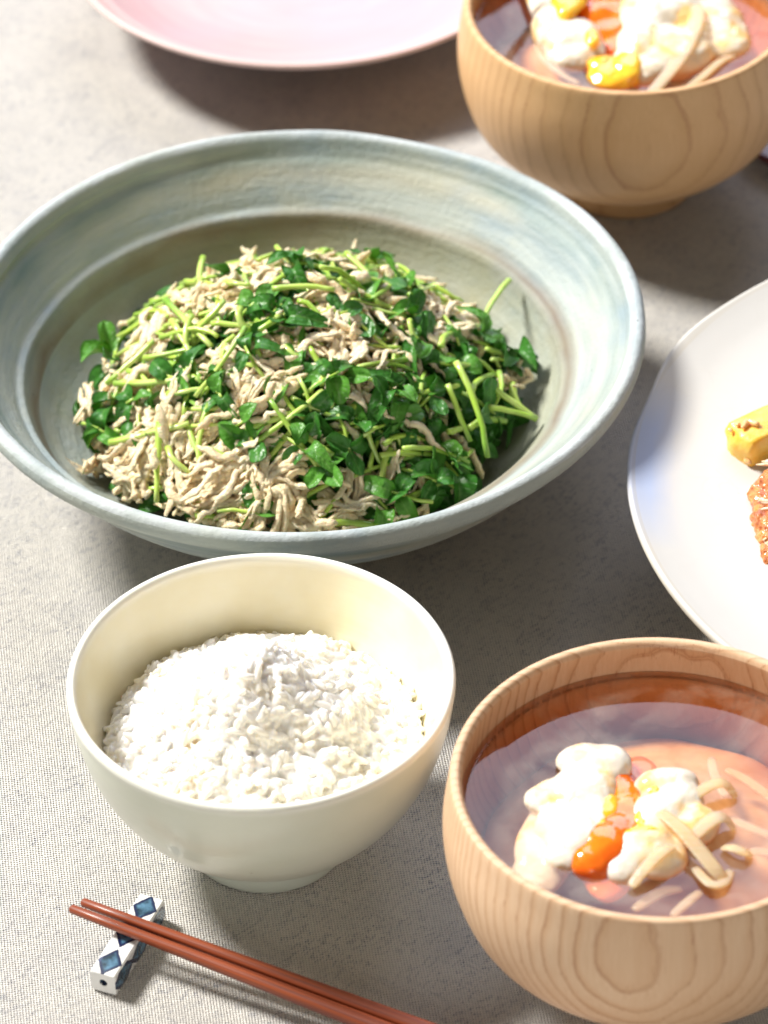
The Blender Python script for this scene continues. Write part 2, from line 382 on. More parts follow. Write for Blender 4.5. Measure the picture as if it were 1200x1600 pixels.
def rest_mat():
    M = Mat('blue_diamond_porcelain'); x, y, z = M.sep(M.coord()); c = M.coord()
    # diamonds marching along x on every long face; v = position across the face
    nx, ny, nz = M.sep(M.n('NewGeometry', out=1))
    geo = M.t.nodes.new('ShaderNodeTexCoord').outputs['Normal']; gx, gy, gz = M.sep(geo)
    topf = M.math('GREATER_THAN', M.math('ABSOLUTE', gz), .7)
    zz = M.math('SUBTRACT', z, .0039)
    v = M.math('ADD', M.math('MULTIPLY', topf, y), M.math('MULTIPLY', M.math('SUBTRACT', 1, topf), zz))
    wob = M.math('MULTIPLY', M.math('SUBTRACT', M.noise(c, 250, 3), .5), .30)
    u = M.math('ABSOLUTE', M.math('SUBTRACT', M.math('FRACT', M.math('ADD', M.math('MULTIPLY', x, 1 / .0122), .5)), .5))
    d = M.math('ADD', M.math('ADD', M.math('MULTIPLY', u, 2.0), M.math('MULTIPLY', M.math('ABSOLUTE', v), 1 / .0042)), wob)
    d = M.math('MULTIPLY', d, M.math('ADD', .80, M.math('MULTIPLY', topf, .24)))
    inside = M.ramp(d, [(.90, 1), (1.02, 0)])
    line = M.ramp(d, [(.60, 0), (.80, 1), (.96, 1), (1.05, 0)])
    fill = M.mix(M.ramp(M.noise(c, 260, 3), [(.38, 0), (.62, 1)]), (.012, .035, .06), (.10, .23, .36))
    endf = M.math('LESS_THAN', M.math('ABSOLUTE', gx), .6)
    col = M.mix(M.math('MULTIPLY', inside, endf), (.80, .81, .80), fill)
    col = M.mix(M.math('MULTIPLY', line, endf), col, (.012, .02, .07))
    return M.done(M.pbr(col, .14, spec=.5, coat=.5, coat_rough=.05))

MT = dict(
    linen=cloth_mat(), stone=stoneware_mat(), porc=porcelain_mat(),
    wood_a=wood_mat('ash_wood_front', (R_(4), 0, R_(5)), .0012, ((.70, .495, .325), (.60, .375, .215), (.38, .175, .085)), 310),
    wood_b=wood_mat('ash_wood_back', (R_(-5), 0, R_(-9)), .0031, ((.68, .43, .22), (.60, .36, .17), (.42, .20, .09)), 200),
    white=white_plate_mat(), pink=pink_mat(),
    stick=lacquer_mat('red_brown_lacquer', (.34, .075, .024), (.13, .024, .010), .45),
    darkred=lacquer_mat('dark_red_lacquer', (.12, .012, .012), (.07, .008, .010), .25),
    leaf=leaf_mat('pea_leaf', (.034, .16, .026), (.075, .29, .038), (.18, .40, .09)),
    leaf2=leaf_mat('pea_leaf_light', (.08, .29, .04), (.15, .42, .055), (.22, .46, .10)),
    stem=stem_mat(), chicken=chicken_mat(), rice=rice_mat(), egg=egg_white_mat(),
    yolk=yolk_mat('orange_yolk', (.86, .15, .008), (.90, .24, .012)), yolk2=yolk_mat('yellow_yolk', (.93, .44, .02), (.95, .58, .05)),
    rice_mass=rice_mat(1.0), onion=onion_mat(), soup=soup_top_mat(), bed=soup_bed_mat(), rest=rest_mat(),
    potato=simple('simmered_potato', (.84, .46, .04), (.88, .60, .14), 150, .42, .5, .4),
    meat=simple('braised_meat', (.40, .09, .02), (.80, .32, .08), 330, .3, .9, .25, .5),
    fat=simple('pale_meat_fibre', (.80, .50, .30), (.88, .72, .55), 260, .35, .6, .3, .3),
    onion_bit=simple('browned_onion', (.74, .42, .16), (.82, .56, .28), 300, .25, .4, .4, .4),
)

# ------------------------------------------------------------------ table linen
def build_cloth():
    n = 150; vs, fs = [], []
    x0, x1, y0, y1 = -.75, .85, -.65, 1.3
    for j in range(n + 1):
        for i in range(n + 1):
            x = x0 + (x1 - x0) * i / n; y = y0 + (y1 - y0) * j / n
            z = -.0006 + .0005 * noise.noise(Vector((x * 9, y * 9, .3)))
            vs.append((x, y, z))
    for j in range(n):
        for i in range(n):
            a = j * (n + 1) + i; fs.append((a, a + 1, a + n + 2, a + n + 1))
    o = link('tablecloth', mesh('tablecloth', vs, fs), MT['linen'])
    tag(o, 'heathered grey and white woven linen cloth under all the dishes', kind='structure')
build_cloth()

# ------------------------------------------------------------------ blue-grey dish
DISH = Vector((-.0265, .1173, 0))
dish_prof = [(0, .0105), (.02, .0107), (.04, .0115), (.055, .0135), (.068, .0172), (.077, .0218), (.0832, .0270), (.0868, .0316), (.0890, .0358), (.0899, .0382), (.0908, .0397), (.0922, .0404), (.0938, .0411), (.0960, .0436), (.1005, .0482), (.1045, .0524), (.1066, .0540), (.1085, .0568), (.1100, .0594), (.1118, .0606), (.1136, .0603), (.1148, .0588),
             (.1150, .0562), (.1138, .0538), (.1105, .0505), (.104, .0435), (.0955, .0335), (.085, .0235), (.072, .0145), (.060, .0085), (.0535, .0062), (.0515, .004), (.0508, .0005),
             (.0480, .0002), (.0465, .0030), (.044, .0045), (.02, .005), (0, .005)]
def dish_warp(v, r, a, t):
    k = min(1, r / .115) ** 3
    w = noise.noise(Vector((cos(a) * .9, sin(a) * .9, 1.7)))
    w2 = noise.noise(Vector((cos(a) * 3, sin(a) * 3, v.z * 30 + 4)))
    rr = r * (1 + .010 * w * k) + .0006 * w2 * k
    zz = v.z + k * (.0016 * noise.noise(Vector((cos(a) * 1.1, sin(a) * 1.1, 9))) + .0007 * w2)
    off = Vector((-.0032, 0, 0)) * (1 - abs(r - .09) / .03) if .06 < r < .12 and t < .45 else Vector((0, 0, 0))
    return Vector((rr * cos(a), rr * sin(a), max(zz, .0002))) + off * max(0, min(1, 1))
dish = link('wide_rimmed_dish', lathe('wide_rimmed_dish', dish_prof, 220, 5, dish_warp), MT['stone'], loc=DISH)
tag(dish, 'wide rimmed blue-grey stoneware dish holding the chicken and pea shoot salad', 'dish')

# ------------------------------------------------------------------ rice bowl
RB = Vector((-.0381, -.0682, 0))
rb_prof = [(0, .0110), (.012, .0113), (.024, .0140), (.034, .0198), (.043, .0306), (.0493, .0438), (.0530, .0555), (.0549, .0625), (.0554, .0648),
           (.0563, .0660), (.0576, .0659), (.0583, .0645), (.0579, .0615), (.0566, .0530), (.0530, .0405), (.0470, .0285), (.0390, .0185), (.0315, .0125), (.0280, .0106), (.0264, .0096), (.0258, .0080), (.0252, .0005),
           (.0232, .0002), (.0222, .004), (.02, .006), (0, .006)]
def rb_warp(v, r, a, t):
    w = noise.noise(Vector((cos(a) * 1.2, sin(a) * 1.2, v.z * 25 + 3))); k = min(1, r / .05)
    return Vector((v.x * (1 + .006 * w * k), v.y * (1 + .006 * w * k), v.z + .0004 * k * noise.noise(Vector((cos(a) * 2, sin(a) * 2, 5))) * (v.z / .06)))
o = link('rice_bowl', lathe('rice_bowl', rb_prof, 180, 5, rb_warp), MT['porc'], loc=RB)
tag(o, 'pale celadon porcelain bowl heaped with white rice', 'bowl')

# ------------------------------------------------------------------ wooden bowls
FB = Vector((.0770, -.1280, 0)); BB = Vector((.0932, .2813, 0))
w_in = [(0, .0125), (.015, .013), (.030, .017), (.044, .0265), (.0530, .0405), (.0568, .0525), (.0572, .0620), (.0566, .0700), (.0568, .0716), (.0577, .0727), (.0590, .0728),
        (.0600, .0719), (.0610, .0660), (.0622, .0570), (.0620, .0480), (.0600, .0375), (.0555, .0260), (.0470, .0155), (.0375, .0090), (.0320, .0070)]
w_in = [(r, z + .0052) for r, z in w_in[:-3]] + [(.0455, .0205), (.0355, .0142), (.0285, .0118), (.0262, .0112)]
w_foot = [(.0262, .0113), (.0254, .0102), (.0252, .0080), (.0256, .0012), (.0250, .0002), (.0225, .0002), (.0215, .0015), (.0208, .0080), (.015, .010), (0, .010)]
SOUP_Z = .0658
def wood_bowl(loc, mat, rz, label):
    root = empty('wooden_soup_bowl', loc)
    link('bowl_wall', lathe('bowl_wall', w_in, 160, 5), mat, root)
    link('foot_ring', lathe('foot_ring', w_foot, 128, 4), mat, root)
    return tag(root, label, 'bowl')
wood_bowl(FB, MT['wood_a'], 0, 'pale turned wooden bowl of egg soup in front of the white plate')
wood_bowl(BB, MT['wood_b'], 0, 'turned wooden soup bowl standing behind the blue-grey dish')
def soup(loc, label):
    root = empty('miso_soup', loc)
    R = .05715; n = 96
    # closed body of broth: top sheet with meniscus, underside following the bowl
    prof = [(0, 0), (.03, 0), (.05, 0), (.0555, .00005), (.0567, .0004), (.05705, .0009)]
    low = [(.0566, -.006), (.0552, -.0105), (.052, -.0205), (.046, -.029), (.03, -.040), (0, -.0435)]
    me = lathe('broth', [(r, z + SOUP_Z) for r, z in prof + low], n, 1)
    link('broth', me, MT['soup'], root)
    vs, fs = [], []
    bed = []
    for r in [0, .008, .016, .024, .032, .040, .045, .0485, .0505, .0512]:
        bed.append((r, SOUP_Z - .0088 - .012 * max(0, (r - .020) / .031) ** 2))
    def wp(v, r, a, t):
        return Vector((v.x, v.y, v.z + .0030 * noise.noise(Vector((v.x * 60, v.y * 60, loc.y))) * (1 if r < .052 else 0)))
    bm = lathe('miso_haze', bed, 96, 1, wp)
    link('miso_haze', bm, MT['bed'], root)
    return tag(root, label, 'soup')
soup(FB, 'clear orange-brown broth filling the front wooden bowl')
soup(BB, 'orange broth with drifting miso in the rear wooden bowl')

# ---- lumps: union of noisy spheres, voxel-remeshed
def lump(name, blobs, mat, parent=None, voxel=.0006, disp=.0012, dscale=140, seed=0, smooth=26):
    bm = bmesh.new()
    for (x, y, z, rx, ry, rz, rot) in blobs:
        Mx = Matrix.Translation((x, y, z)) @ Matrix.Rotation(rot, 4, 'Z') @ Matrix.Diagonal((rx, ry, rz, 1))
        bmesh.ops.create_icosphere(bm, subdivisions=3, radius=1, matrix=Mx)
    me = bpy.data.meshes.new(name); bm.to_mesh(me); bm.free()
    ob = bpy.data.objects.new(name + '_tmp', me); COL.objects.link(ob)
    md = ob.modifiers.new('r', 'REMESH'); md.mode = 'VOXEL'; md.voxel_size = voxel
    sm = ob.modifiers.new('s', 'SMOOTH'); sm.iterations = smooth; sm.factor = .5
    dg = bpy.context.evaluated_depsgraph_get(); dg.update()
    me2 = bpy.data.meshes.new_from_object(ob.evaluated_get(dg))
    bpy.data.objects.remove(ob); me2.name = name
    nrm = [v.normal.copy() for v in me2.vertices]
    for v, nn in zip(me2.vertices, nrm):
        p = v.co * dscale + Vector((seed, seed * 2, 0))
        f = noise.noise(p) + .5 * noise.noise(p * 2.2) + .25 * noise.noise(p * 4.5)
        v.co += nn * disp * f
    me2.update()
    me2.materials.clear()
    return link(name, me2, mat, parent)
def pblob(base, px, py, z, wpx, hpx, thick, rot=0):
    """blob given by its picture place and size in px at height z, relative to base"""
    p = at(px, py, z) - base
    sc = (at(px + 10, py, z) - at(px, py, z)).length / 10
    return (p.x, p.y, z, wpx * sc / 2, hpx * sc / .64 / 2, thick, rot)
def strip(name, pts, w, th, mat, parent=None, curl=0, label=None):
    """curved flat strip with thickness (an onion slice)"""
    P = catmull(pts, 5); n = len(P)
    rad = [w * .70 * (.62 + .38 * sin(pi * (.1 + .8 * i / (n - 1)))) * (1 if 0 < i < n - 1 else .8) for i in range(n)]
    v, f = tube(P, rad, 10, flat=th / w, upv=Vector((0, 0, 1)))
    return link(name, mesh(name, v, f), mat, parent)

def onion(base_z, pts, w, label, mat=None, dome=.002, th=.0007):
    ps = []
    for i, (x, y, dz) in enumerate(pts):
        ps.append(at(x, y, base_z) + Vector((0, 0, dz)))
    c = sum(ps, Vector()) / len(ps)
    o = strip('onion_slice', [p - c for p in ps], w, th, mat or MT['onion'])
    o.location = c
    return tag(o, label, 'onion', 'onion slices in the soups')

# front egg
Z = SOUP_Z
eggf = empty('poached_egg', at(980, 1290, Z))
B0 = eggf.location.copy()
def PB(px, py, dz, w, h, t, rot=0, k=1.34):
    b = pblob(Vector((B0.x, B0.y, 0)), px, py, Z + dz, w * k, h * k, t, rot)
    return (b[0], b[1], dz - .0003, b[3], b[4], b[5] * .94, b[6])
lump('egg_white', [PB(905, 1185, .0015, 62, 26, .0042, .35), PB(945, 1196, .0015, 70, 40, .0050, .3), PB(870, 1240, .0005, 60, 30, .0038, .2), PB(842, 1250, 0, 38, 26, .003, 0),
                   PB(915, 1235, .0015, 80, 56, .0055, .1), PB(878, 1285, .0005, 66, 40, .0045, 0), PB(905, 1305, .001, 80, 56, .0055, -.1),
                   PB(890, 1335, 0, 56, 34, .004, 0), PB(930, 1270, .0012, 56, 40, .0045, 0), PB(850, 1330, -.004, 70, 90, .0034, 0), PB(830, 1375, -.0045, 54, 50, .003, 0)],
     MT['egg'], eggf, .0006, .0006, 90, 3)
lump('egg_white', [PB(1040, 1225, .0015, 80, 30, .0050, .1), PB(1062, 1248, .0012, 60, 36, .0048, 0), PB(1030, 1275, .0012, 76, 50, .0056, 0), PB(1075, 1290, .0005, 80, 44, .0048, 0),
                   PB(1000, 1325, .001, 80, 48, .0055, 0), PB(975, 1355, 0, 54, 34, .0046, 0), PB(1030, 1340, 0, 70, 44, .0044, 0)],
     MT['egg'], eggf, .0006, .0006, 95, 8)
lump('yolk', [PB(962, 1222, -.0004, 40, 34, .0042), PB(974, 1248, -.0004, 50, 44, .0044), PB(980, 1278, .0002, 54, 54, .0046), PB(968, 1302, .0006, 72, 46, .0050),
              PB(946, 1322, .0008, 72, 50, .0058), PB(925, 1345, .0002, 56, 40, .0052), PB(948, 1368, -.0030, 60, 56, .0030), PB(990, 1262, -.0028, 56, 90, .0030), PB(1000, 1215, -.003, 50, 50, .0026)], MT['yolk'], eggf, .0006, .0005, 100, 1)
lump('yolk', [PB(946, 1262, .0030, 36, 40, .0020), PB(930, 1254, .0036, 40, 14, .0014), PB(938, 1300, .0036, 30, 30, .0020)], MT['yolk2'], eggf, .0005, .0006, 120, 2)
lump('yolk', [PB(1000, 1303, .0042, 52, 16, .0016, .3), PB(975, 1312, .0038, 34, 20, .0018, .3), PB(1018, 1252, .0040, 20, 44, .0018, -.3), PB(1008, 1270, .0034, 22, 36, .0020, -.3)], MT['yolk2'], eggf, .0005, .0007, 120, 5)
tag(eggf, 'broken poached egg with orange yolk running between two white halves', 'egg')
onion(Z, [(1078, 1262, .003), (1105, 1247, .0045), (1130, 1240, .0042), (1150, 1250, .001)], .0030, 'curved onion slice along the upper right of the broken egg')
onion(Z, [(1080, 1325, .0035), (1105, 1305, .0048), (1128, 1294, .0045), (1148, 1300, .001)], .0036, 'thick onion slice resting right of the broken egg')
onion(Z, [(1030, 1292, .006), (1062, 1318, .006), (1095, 1350, .0045), (1118, 1372, .003), (1132, 1380, .001)], .0036, 'widest onion slice slanting over the right egg half')
onion(Z, [(985, 1392, .0015), (1010, 1370, .004), (1035, 1350, .005), (1052, 1338, .004)], .0030, 'onion slice leaning on the lower edge of the egg')
onion(Z, [(1128, 1328, .001), (1145, 1336, .0028), (1165, 1342, .0024), (1172, 1336, .001)], .0026, 'small curled onion piece at the right end of the cluster')
onion(Z, [(1085, 1358, .0005), (1110, 1388, .0018), (1130, 1385, .0015), (1142, 1360, 0)], .0026, 'onion piece tucked under the widest slice')
for i, (pts, w, lb) in enumerate([
        ([(1112, 1172, -.003), (1118, 1200, -.003), (1135, 1232, -.0035)], .0024, 'sunken onion strip pointing at the far wall of the front bowl'),
        ([(1135, 1190, -.003), (1165, 1205, -.003), (1200, 1228, -.0035), (1230, 1250, -.004)], .0026, 'long sunken onion strip nearest the right side of the front bowl'),
        ([(1140, 1265, -.0032), (1170, 1280, -.003), (1205, 1292, -.0035)], .0026, 'sunken onion strip right of the onion cluster'),
        ([(1165, 1325, -.003), (1185, 1318, -.003), (1215, 1322, -.0035)], .0024, 'short sunken onion strip level with the yolk in the front bowl'),
        ([(990, 1412, -.0025), (1030, 1388, -.002), (1065, 1376, -.003)], .0026, 'sunken onion strip below the egg near the front rim'),
        ([(1050, 1425, -.0015), (1075, 1405, -.001), (1095, 1385, -.002)], .0022, 'pale sunken onion strip touching the front rim')]):
    onion(Z, pts, w, lb)

# rear egg
eggb = empty('poached_egg', at(970, 60, Z)); B0 = eggb.location.copy()
lump('egg_white', [PB(862, 10, .001, 60, 60, .0070), PB(868, 45, .001, 56, 56, .0080), PB(895, 62, .001, 70, 46, .0080), PB(905, 85, 0, 70, 34, .0062), PB(880, 85, -.001, 44, 40, .005), PB(915, 70, .0015, 40, 30, .0070)],
     MT['egg'], eggb, .0007, .0010, 90, 13)
lump('egg_white', [PB(1010, 30, .002, 80, 70, .0095), PB(1050, 20, .002, 110, 60, .0090), PB(1105, 35, .001, 90, 70, .0075), PB(1130, 60, 0, 70, 54, .0060), PB(1045, 80, .001, 110, 60, .0080),
                   PB(1000, 105, 0, 76, 46, .006), PB(1000, 70, .002, 60, 50, .0085)], MT['egg'], eggb, .0007, .0010, 90, 17)
lump('yolk', [PB(945, 20, .003, 70, 40, .0050), PB(955, 50, .001, 60, 44, .0050), PB(965, 80, 0, 50, 40, .0045), PB(930, 96, -.001, 50, 26, .0035)], MT['yolk'], eggb, .0007, .0006, 100, 4)
lump('yolk', [PB(890, -2, .0085, 44, 40, .0030), PB(886, 20, .0082, 26, 20, .0028), PB(925, 60, .0075, 22, 26, .0028)], MT['yolk2'], eggb, .0007, .0008, 100, 5)
lump('yolk', [PB(960, 118, .0005, 70, 38, .0036), PB(945, 102, .001, 44, 30, .0034), PB(982, 100, .0035, 34, 40, .003)], MT['yolk2'], eggb, .0007, .0009, 110, 6)
tag(eggb, 'large torn poached egg showing a hollow of orange yolk', 'egg')
onion(Z, [(1010, 150, -.001), (1040, 130, .003), (1070, 100, .0060), (1090, 60, .0085), (1086, 40, .0088)], .0040, 'long yellowish onion slice lying over the rear egg')
onion(Z, [(1060, 145, -.001), (1095, 125, .0008), (1125, 100, .001), (1150, 85, 0)], .0026, 'onion strip right of the rear egg by the bowl rim')
onion(Z, [(838, 60, -.002), (850, 88, -.001), (878, 112, -.001), (905, 124, -.002)], .0022, 'sunken onion strip left of the rear egg')

# ------------------------------------------------------------------ white plate and food
WP = Vector((.21975, .0427, 0))
wp_prof = [(0.0, 0.0345), (0.04968, 0.0346), (0.08445, 0.0356), (0.1073, 0.0376), (0.12319, 0.0405), (0.13313, 0.0435), (0.1383, 0.0454), (0.13969, 0.0458), (0.14068, 0.045), (0.14058, 0.0434), (0.13859, 0.041), (0.12916, 0.035), (0.11127, 0.0285), (0.08941, 0.0245), (0.07352, 0.0225), (0.06955, 0.02), (0.06756, 0.0004), (0.06358, 0.0002), (0.0616, 0.02), (0.02981, 0.023), (0.0, 0.024)]
def wp_warp(v, r, a, t):
    k = (r / .141) ** 4
    w = noise.noise(Vector((cos(a) * 1.6, sin(a) * 1.6, 2.2)))
    bulge = .0016 * math.exp(-((a - 2.55) / .16) ** 2) - .0012 * math.exp(-((a - 2.80) / .12) ** 2)
    f = 1 + k * (.005 * w) ; d = k * bulge
    return Vector((v.x * f + cos(a) * d, v.y * f + sin(a) * d, v.z + k * .0008 * noise.noise(Vector((cos(a) * 2, sin(a) * 2, 7)))))
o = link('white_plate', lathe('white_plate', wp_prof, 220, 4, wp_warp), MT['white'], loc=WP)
tag(o, 'flat white crackle glazed plate with blue shadow tint painted on its left edge', 'plate')
def food(name, cat, label, spots, mat, seed, disp=.001, dscale=150, voxel=.0007, smooth=4):
    """spots: px,py,z0,w,h,thick,rot"""
    c = at(spots[0][0], spots[0][1], .0348); root = empty(name, c)
    bl = []
    for (px, py, dz, w, h, t, rot) in spots:
        b = pblob(Vector((c.x, c.y, 0)), px, py, .0348 + dz, w, h, t, rot); bl.append((b[0], b[1], b[2] - .0348, b[3], b[4], b[5], b[6]))
    return root, bl
def potato():
    c = at(1222, 690, .0350)
    me = bpy.data.meshes.new('potato_wedge'); bm = bmesh.new()
    bmesh.ops.create_cube(bm, size=1)
    bmesh.ops.subdivide_edges(bm, edges=bm.edges[:], cuts=9, use_grid_fill=True)
    for v in bm.verts:
        p = v.co * 2; q = p.normalized() * max(abs(p.x), abs(p.y), abs(p.z)); p = p.lerp(q, .30)
        w = noise.noise(p * 1.3) * .07 + noise.noise(p * 4) * .02 + noise.noise(p * 11) * .008
        p *= (1 + w)
        v.co = Vector((p.x * .0205, p.y * .0068 * (1 - .08 * p.x), p.z * .0066 + .0066 - .0002))
    bm.to_mesh(me); bm.free()
    o = link('potato_wedge', me, MT['potato'], None, c, (0, 0, R_(34)))
    tag(o, 'yellow simmered potato wedge on the white plate', 'potato')
    for sp, col in (([(-.0150, .0016, .0134, .0030, .0011, .0009, .6), (-.0125, .0004, .0136, .0013, .0024, .0009, .3), (-.0165, .0030, .0130, .0012, .0010, .0008, 0)], 'onion_bit'), ([(-.0188, -.0052, .0040, .0012, .0016, .0012, .2)], 'onion_bit'), ([(-.0195, .0035, .0118, .0008, .0010, .0006, 0)], 'onion_bit')):
        lump('browned_onion_bit', sp, MT[col], o, .00022, .0003, 420, 2, 3)
potato()
def meat(label, spots, fib, seed, fspots):
    root, bl = food('braised_meat', 'meat', label, spots, None, seed)
    lump('meat_flesh', bl, MT['meat'], root, .0005, .0019, 190, seed, 8)
    data = []
    base = root.location
    for k in range(fib):
        px, py, dz, L = random.choice(fspots)
        p = at(px + rnd(-7, 7), py + rnd(-10, 10), .0348) - Vector((base.x, base.y, 0)); p.z = dz + rnd(-.001, .0012)
        a = rnd(-.5, .9); pts = [p + Vector((cos(a) * t * L + .0006 * sin(t * 9 + k), sin(a) * t * L, .0008 * sin(t * 3.1))) for t in [0, .25, .5, .75, 1]]
        data.append(tube(pts, [.0002, .00055, .0006, .0005, .0002], 6))
    v, f = join_data(data); link('pale_fibre', mesh('pale_fibre', v, f), MT['fat'], root)
    tag(root, label, 'meat', 'braised meat on the white plate')
meat('orange braised meat chunk just below the potato wedge', [(1195, 775, .004, 44, 50, .0060, 0), (1215, 770, .005, 50, 60, .0075, 0), (1192, 810, .003, 36, 44, .0050, 0), (1200, 835, .0025, 34, 40, .0045, 0), (1225, 815, .004, 60, 60, .0065, 0)], 16, 21,
     [(1188, 762, .0085, .008), (1186, 815, .0062, .006), (1196, 790, .008, .007)])
meat('small reddish meat scrap lowest on the white plate', [(1200, 868, .002, 22, 26, .0030, .3), (1212, 875, .002, 26, 30, .003, 0), (1198, 882, .0015, 14, 14, .002, 0)], 5, 33, [(1197, 868, .0042, .004)])
root, bl = food('chicken_fat', 'meat', '', [(1174, 772, .002, 14, 22, .0022, 0)], None, 1)
lump('fat_piece', bl, MT['egg'], root, .0004, .0003, 300, 3); tag(root, 'tiny white morsel at the left tip of the braised meat', 'meat')

# ------------------------------------------------------------------ pink plate, lacquer saucer
PK = Vector((-.0259, .4107, 0))
pk_prof = [(0, .016), (.04, .0162), (.060, .0178), (.074, .0218), (.0835, .0262), (.0855, .0268), (.0868, .0276), (.0900, .0296), (.0916, .0306), (.0928, .0304), (.0930, .0292), (.0905, .0272), (.080, .0205), (.066, .0135), (.052, .0090), (.046, .0070), (.0440, .0005), (.0410, .0002), (.040, .006), (0, .008)]
o = link('pink_plate', lathe('pink_plate', pk_prof, 180, 5), MT['pink'], loc=PK)
tag(o, 'shallow pink glazed plate with pale rim at the top of the table', 'plate')
sc = at(1262, 205, .006)
o = link('lacquer_saucer', lathe('lacquer_saucer', [(0, .004), (.020, .0042), (.0245, .0058), (.0262, .0085), (.0272, .0085), (.0268, .0060), (.0225, .0022), (.016, .0015), (.0150, .0001), (0, .0008)], 96, 4), MT['darkred'], loc=(sc.x, sc.y, 0))
tag(o, 'dark red lacquer saucer peeking out behind the rear wooden bowl', 'saucer')

# ------------------------------------------------------------------ chopsticks and rest
def chopstick(a, b, r0, r1, mat, label, cat='chopstick', group=None, sides=16, extend=0):
    d = b - a; L = d.length; n = 14
    M = d.to_track_quat('X', 'Z').to_matrix().to_4x4(); M.translation = a
    pts = [Vector((L * i / n, 0, 0)) for i in range(n + 1)]
    rads = []
    for i in range(n + 1):
        r = r0 + (r1 - r0) * i / n
        rads.append(lambda an, r=r: r * (abs(cos(an)) ** 3.2 + abs(sin(an)) ** 3.2) ** (-1 / 3.2))
    pts = [Vector((-.0006, 0, 0))] + pts; rads = [lambda an: r0 * .55] + rads
    v, f = tube(pts, rads, sides)
    o = link('chopstick', mesh('chopstick', v, f), mat); o.matrix_world = M
    return tag(o, label, cat, group)
zt = .0079
def stick(p0, p1, dz, label):
    a = at(p0[0], p0[1], .0118 + dz); b = at(p1[0], p1[1], .0080 + dz)
    d = (b - a); b2 = a + d * (.225 / d.length)
    chopstick(a, b2, .00125, .0036, MT['stick'], label, group='pair of red-brown chopsticks on the rest')
stick((112, 1420), (592, 1606), 0, 'nearer red-brown chopstick, its narrow tip on the porcelain rest')
stick((130, 1410), (640, 1600), 0, 'farther red-brown chopstick, behind its twin on the rest')
def rest():
    H = .0078; a = at(160, 1522, H); b = at(238, 1401, H); d = b - a; L = d.length
    c = (a + b) / 2; rz = math.atan2(d.y, d.x)
    hw, ch, n = .0042, .0005, 24
    # outline: rounded square, matched point for point with a round bore
    def sqp(t):
        x, y = cos(t), sin(t); m_ = (abs(x) ** 12 + abs(y) ** 12) ** (1 / 12); return x / m_, y / m_
    rings = []
    for (xx, s, bore) in [(-L / 2 + .0025, .0012, 1), (-L / 2 + .0002, .0012, 1), (-L / 2, .0014, 1), (-L / 2, .95, 0), (-L / 2 + .0003, 1, 0), (L / 2 - .0003, 1, 0), (L / 2, .95, 0), (L / 2, .0014, 1), (L / 2 - .0002, .0012, 1), (L / 2 - .0025, .0012, 1)]:
        ring = []
        for k in range(48):
            t = 2 * pi * k / 48 + pi / 48
            if bore: ring.append((xx, cos(t) * s, H / 2 + sin(t) * s))
            else:
                u, v = sqp(t); ring.append((xx, u * hw * s, H / 2 + v * H / 2 * s))
        rings.append(ring)
    vs = [p for r in rings for p in r]; fs = []
    for j in range(len(rings) - 1):
        for k in range(48):
            l = (k + 1) % 48; fs.append((j * 48 + k, j * 48 + l, (j + 1) * 48 + l, (j + 1) * 48 + k))
    fs.append(tuple(range(48))); fs.append(tuple(range(9 * 48, 10 * 48)))
    me = mesh('chopstick_rest', vs, fs)
    o = link('chopstick_rest', me, MT['rest'], None, (c.x, c.y, .0001), (0, 0, rz), smooth=False)
    tag(o, 'square porcelain chopstick rest painted with blue diamonds', 'chopstick rest')
rest()
# chopstick dipping into the rear soup, leaning on the far rim
a = at(833, 46, SOUP_Z - .001); b = at(806, -26, SOUP_Z + .014)
chopstick(a, a + (b - a).normalized() * .22, .0012, .0034, MT['stick'], 'lone red chopstick dipping into the rear soup')

# ------------------------------------------------------------------ rice
rice_n = 24
def grain_mesh(i):
    L = rnd(.0027, .0034); w = rnd(.00108, .00128); bend = rnd(-.0004, .0004)
    n, sd = 8, 8; pts, rads = [], []
    for k in range(n + 1):
        t = -1 + 2 * k / n; t = math.copysign(abs(t) ** .8, t)
        pts.append((t * L, bend * (1 - t * t), 0)); rads.append(w * max(.12, (1 - abs(t) ** 2.7)) ** .5 * (1 + rnd(-.05, .05)))
    v, f = tube(pts, rads, sd, flat=.85)
    return v, f
grains = [grain_mesh(i) for i in range(10)]
gmesh = [mesh('rice_grain', *g) for g in grains]
for g in gmesh: g.materials.append(MT['rice']); g.polygons.foreach_set('use_smooth', [True] * len(g.polygons))
def rice_h(x, y):
    r = math.hypot(x - .0012, y + .0012); q = min(1, r / .0500)
    q = max(0, 1 - q * q)
    h = .0400 + .0325 * (math.exp(-((x + .003) ** 2 + (y + .001) ** 2) / .00056) * .74 + .26 * q ** .8)
    n = Vector((x * 58, y * 58, 4.3)); n2 = Vector((x * 170, y * 170, 4))
    h += (.0050 * noise.noise(n) + .0024 * noise.noise(n2)) * (.35 + .65 * min(1, q * 3))
    h += .0022 * math.exp(-(((x - .026) / .012) ** 2 + ((y - .012) / .014) ** 2))
    return h
def rice_nrm(x, y, e=.0008):
    return Vector((rice_h(x - e, y) - rice_h(x + e, y), rice_h(x, y - e) - rice_h(x, y + e), 2 * e)).normalized()
cands = []
tries = 0
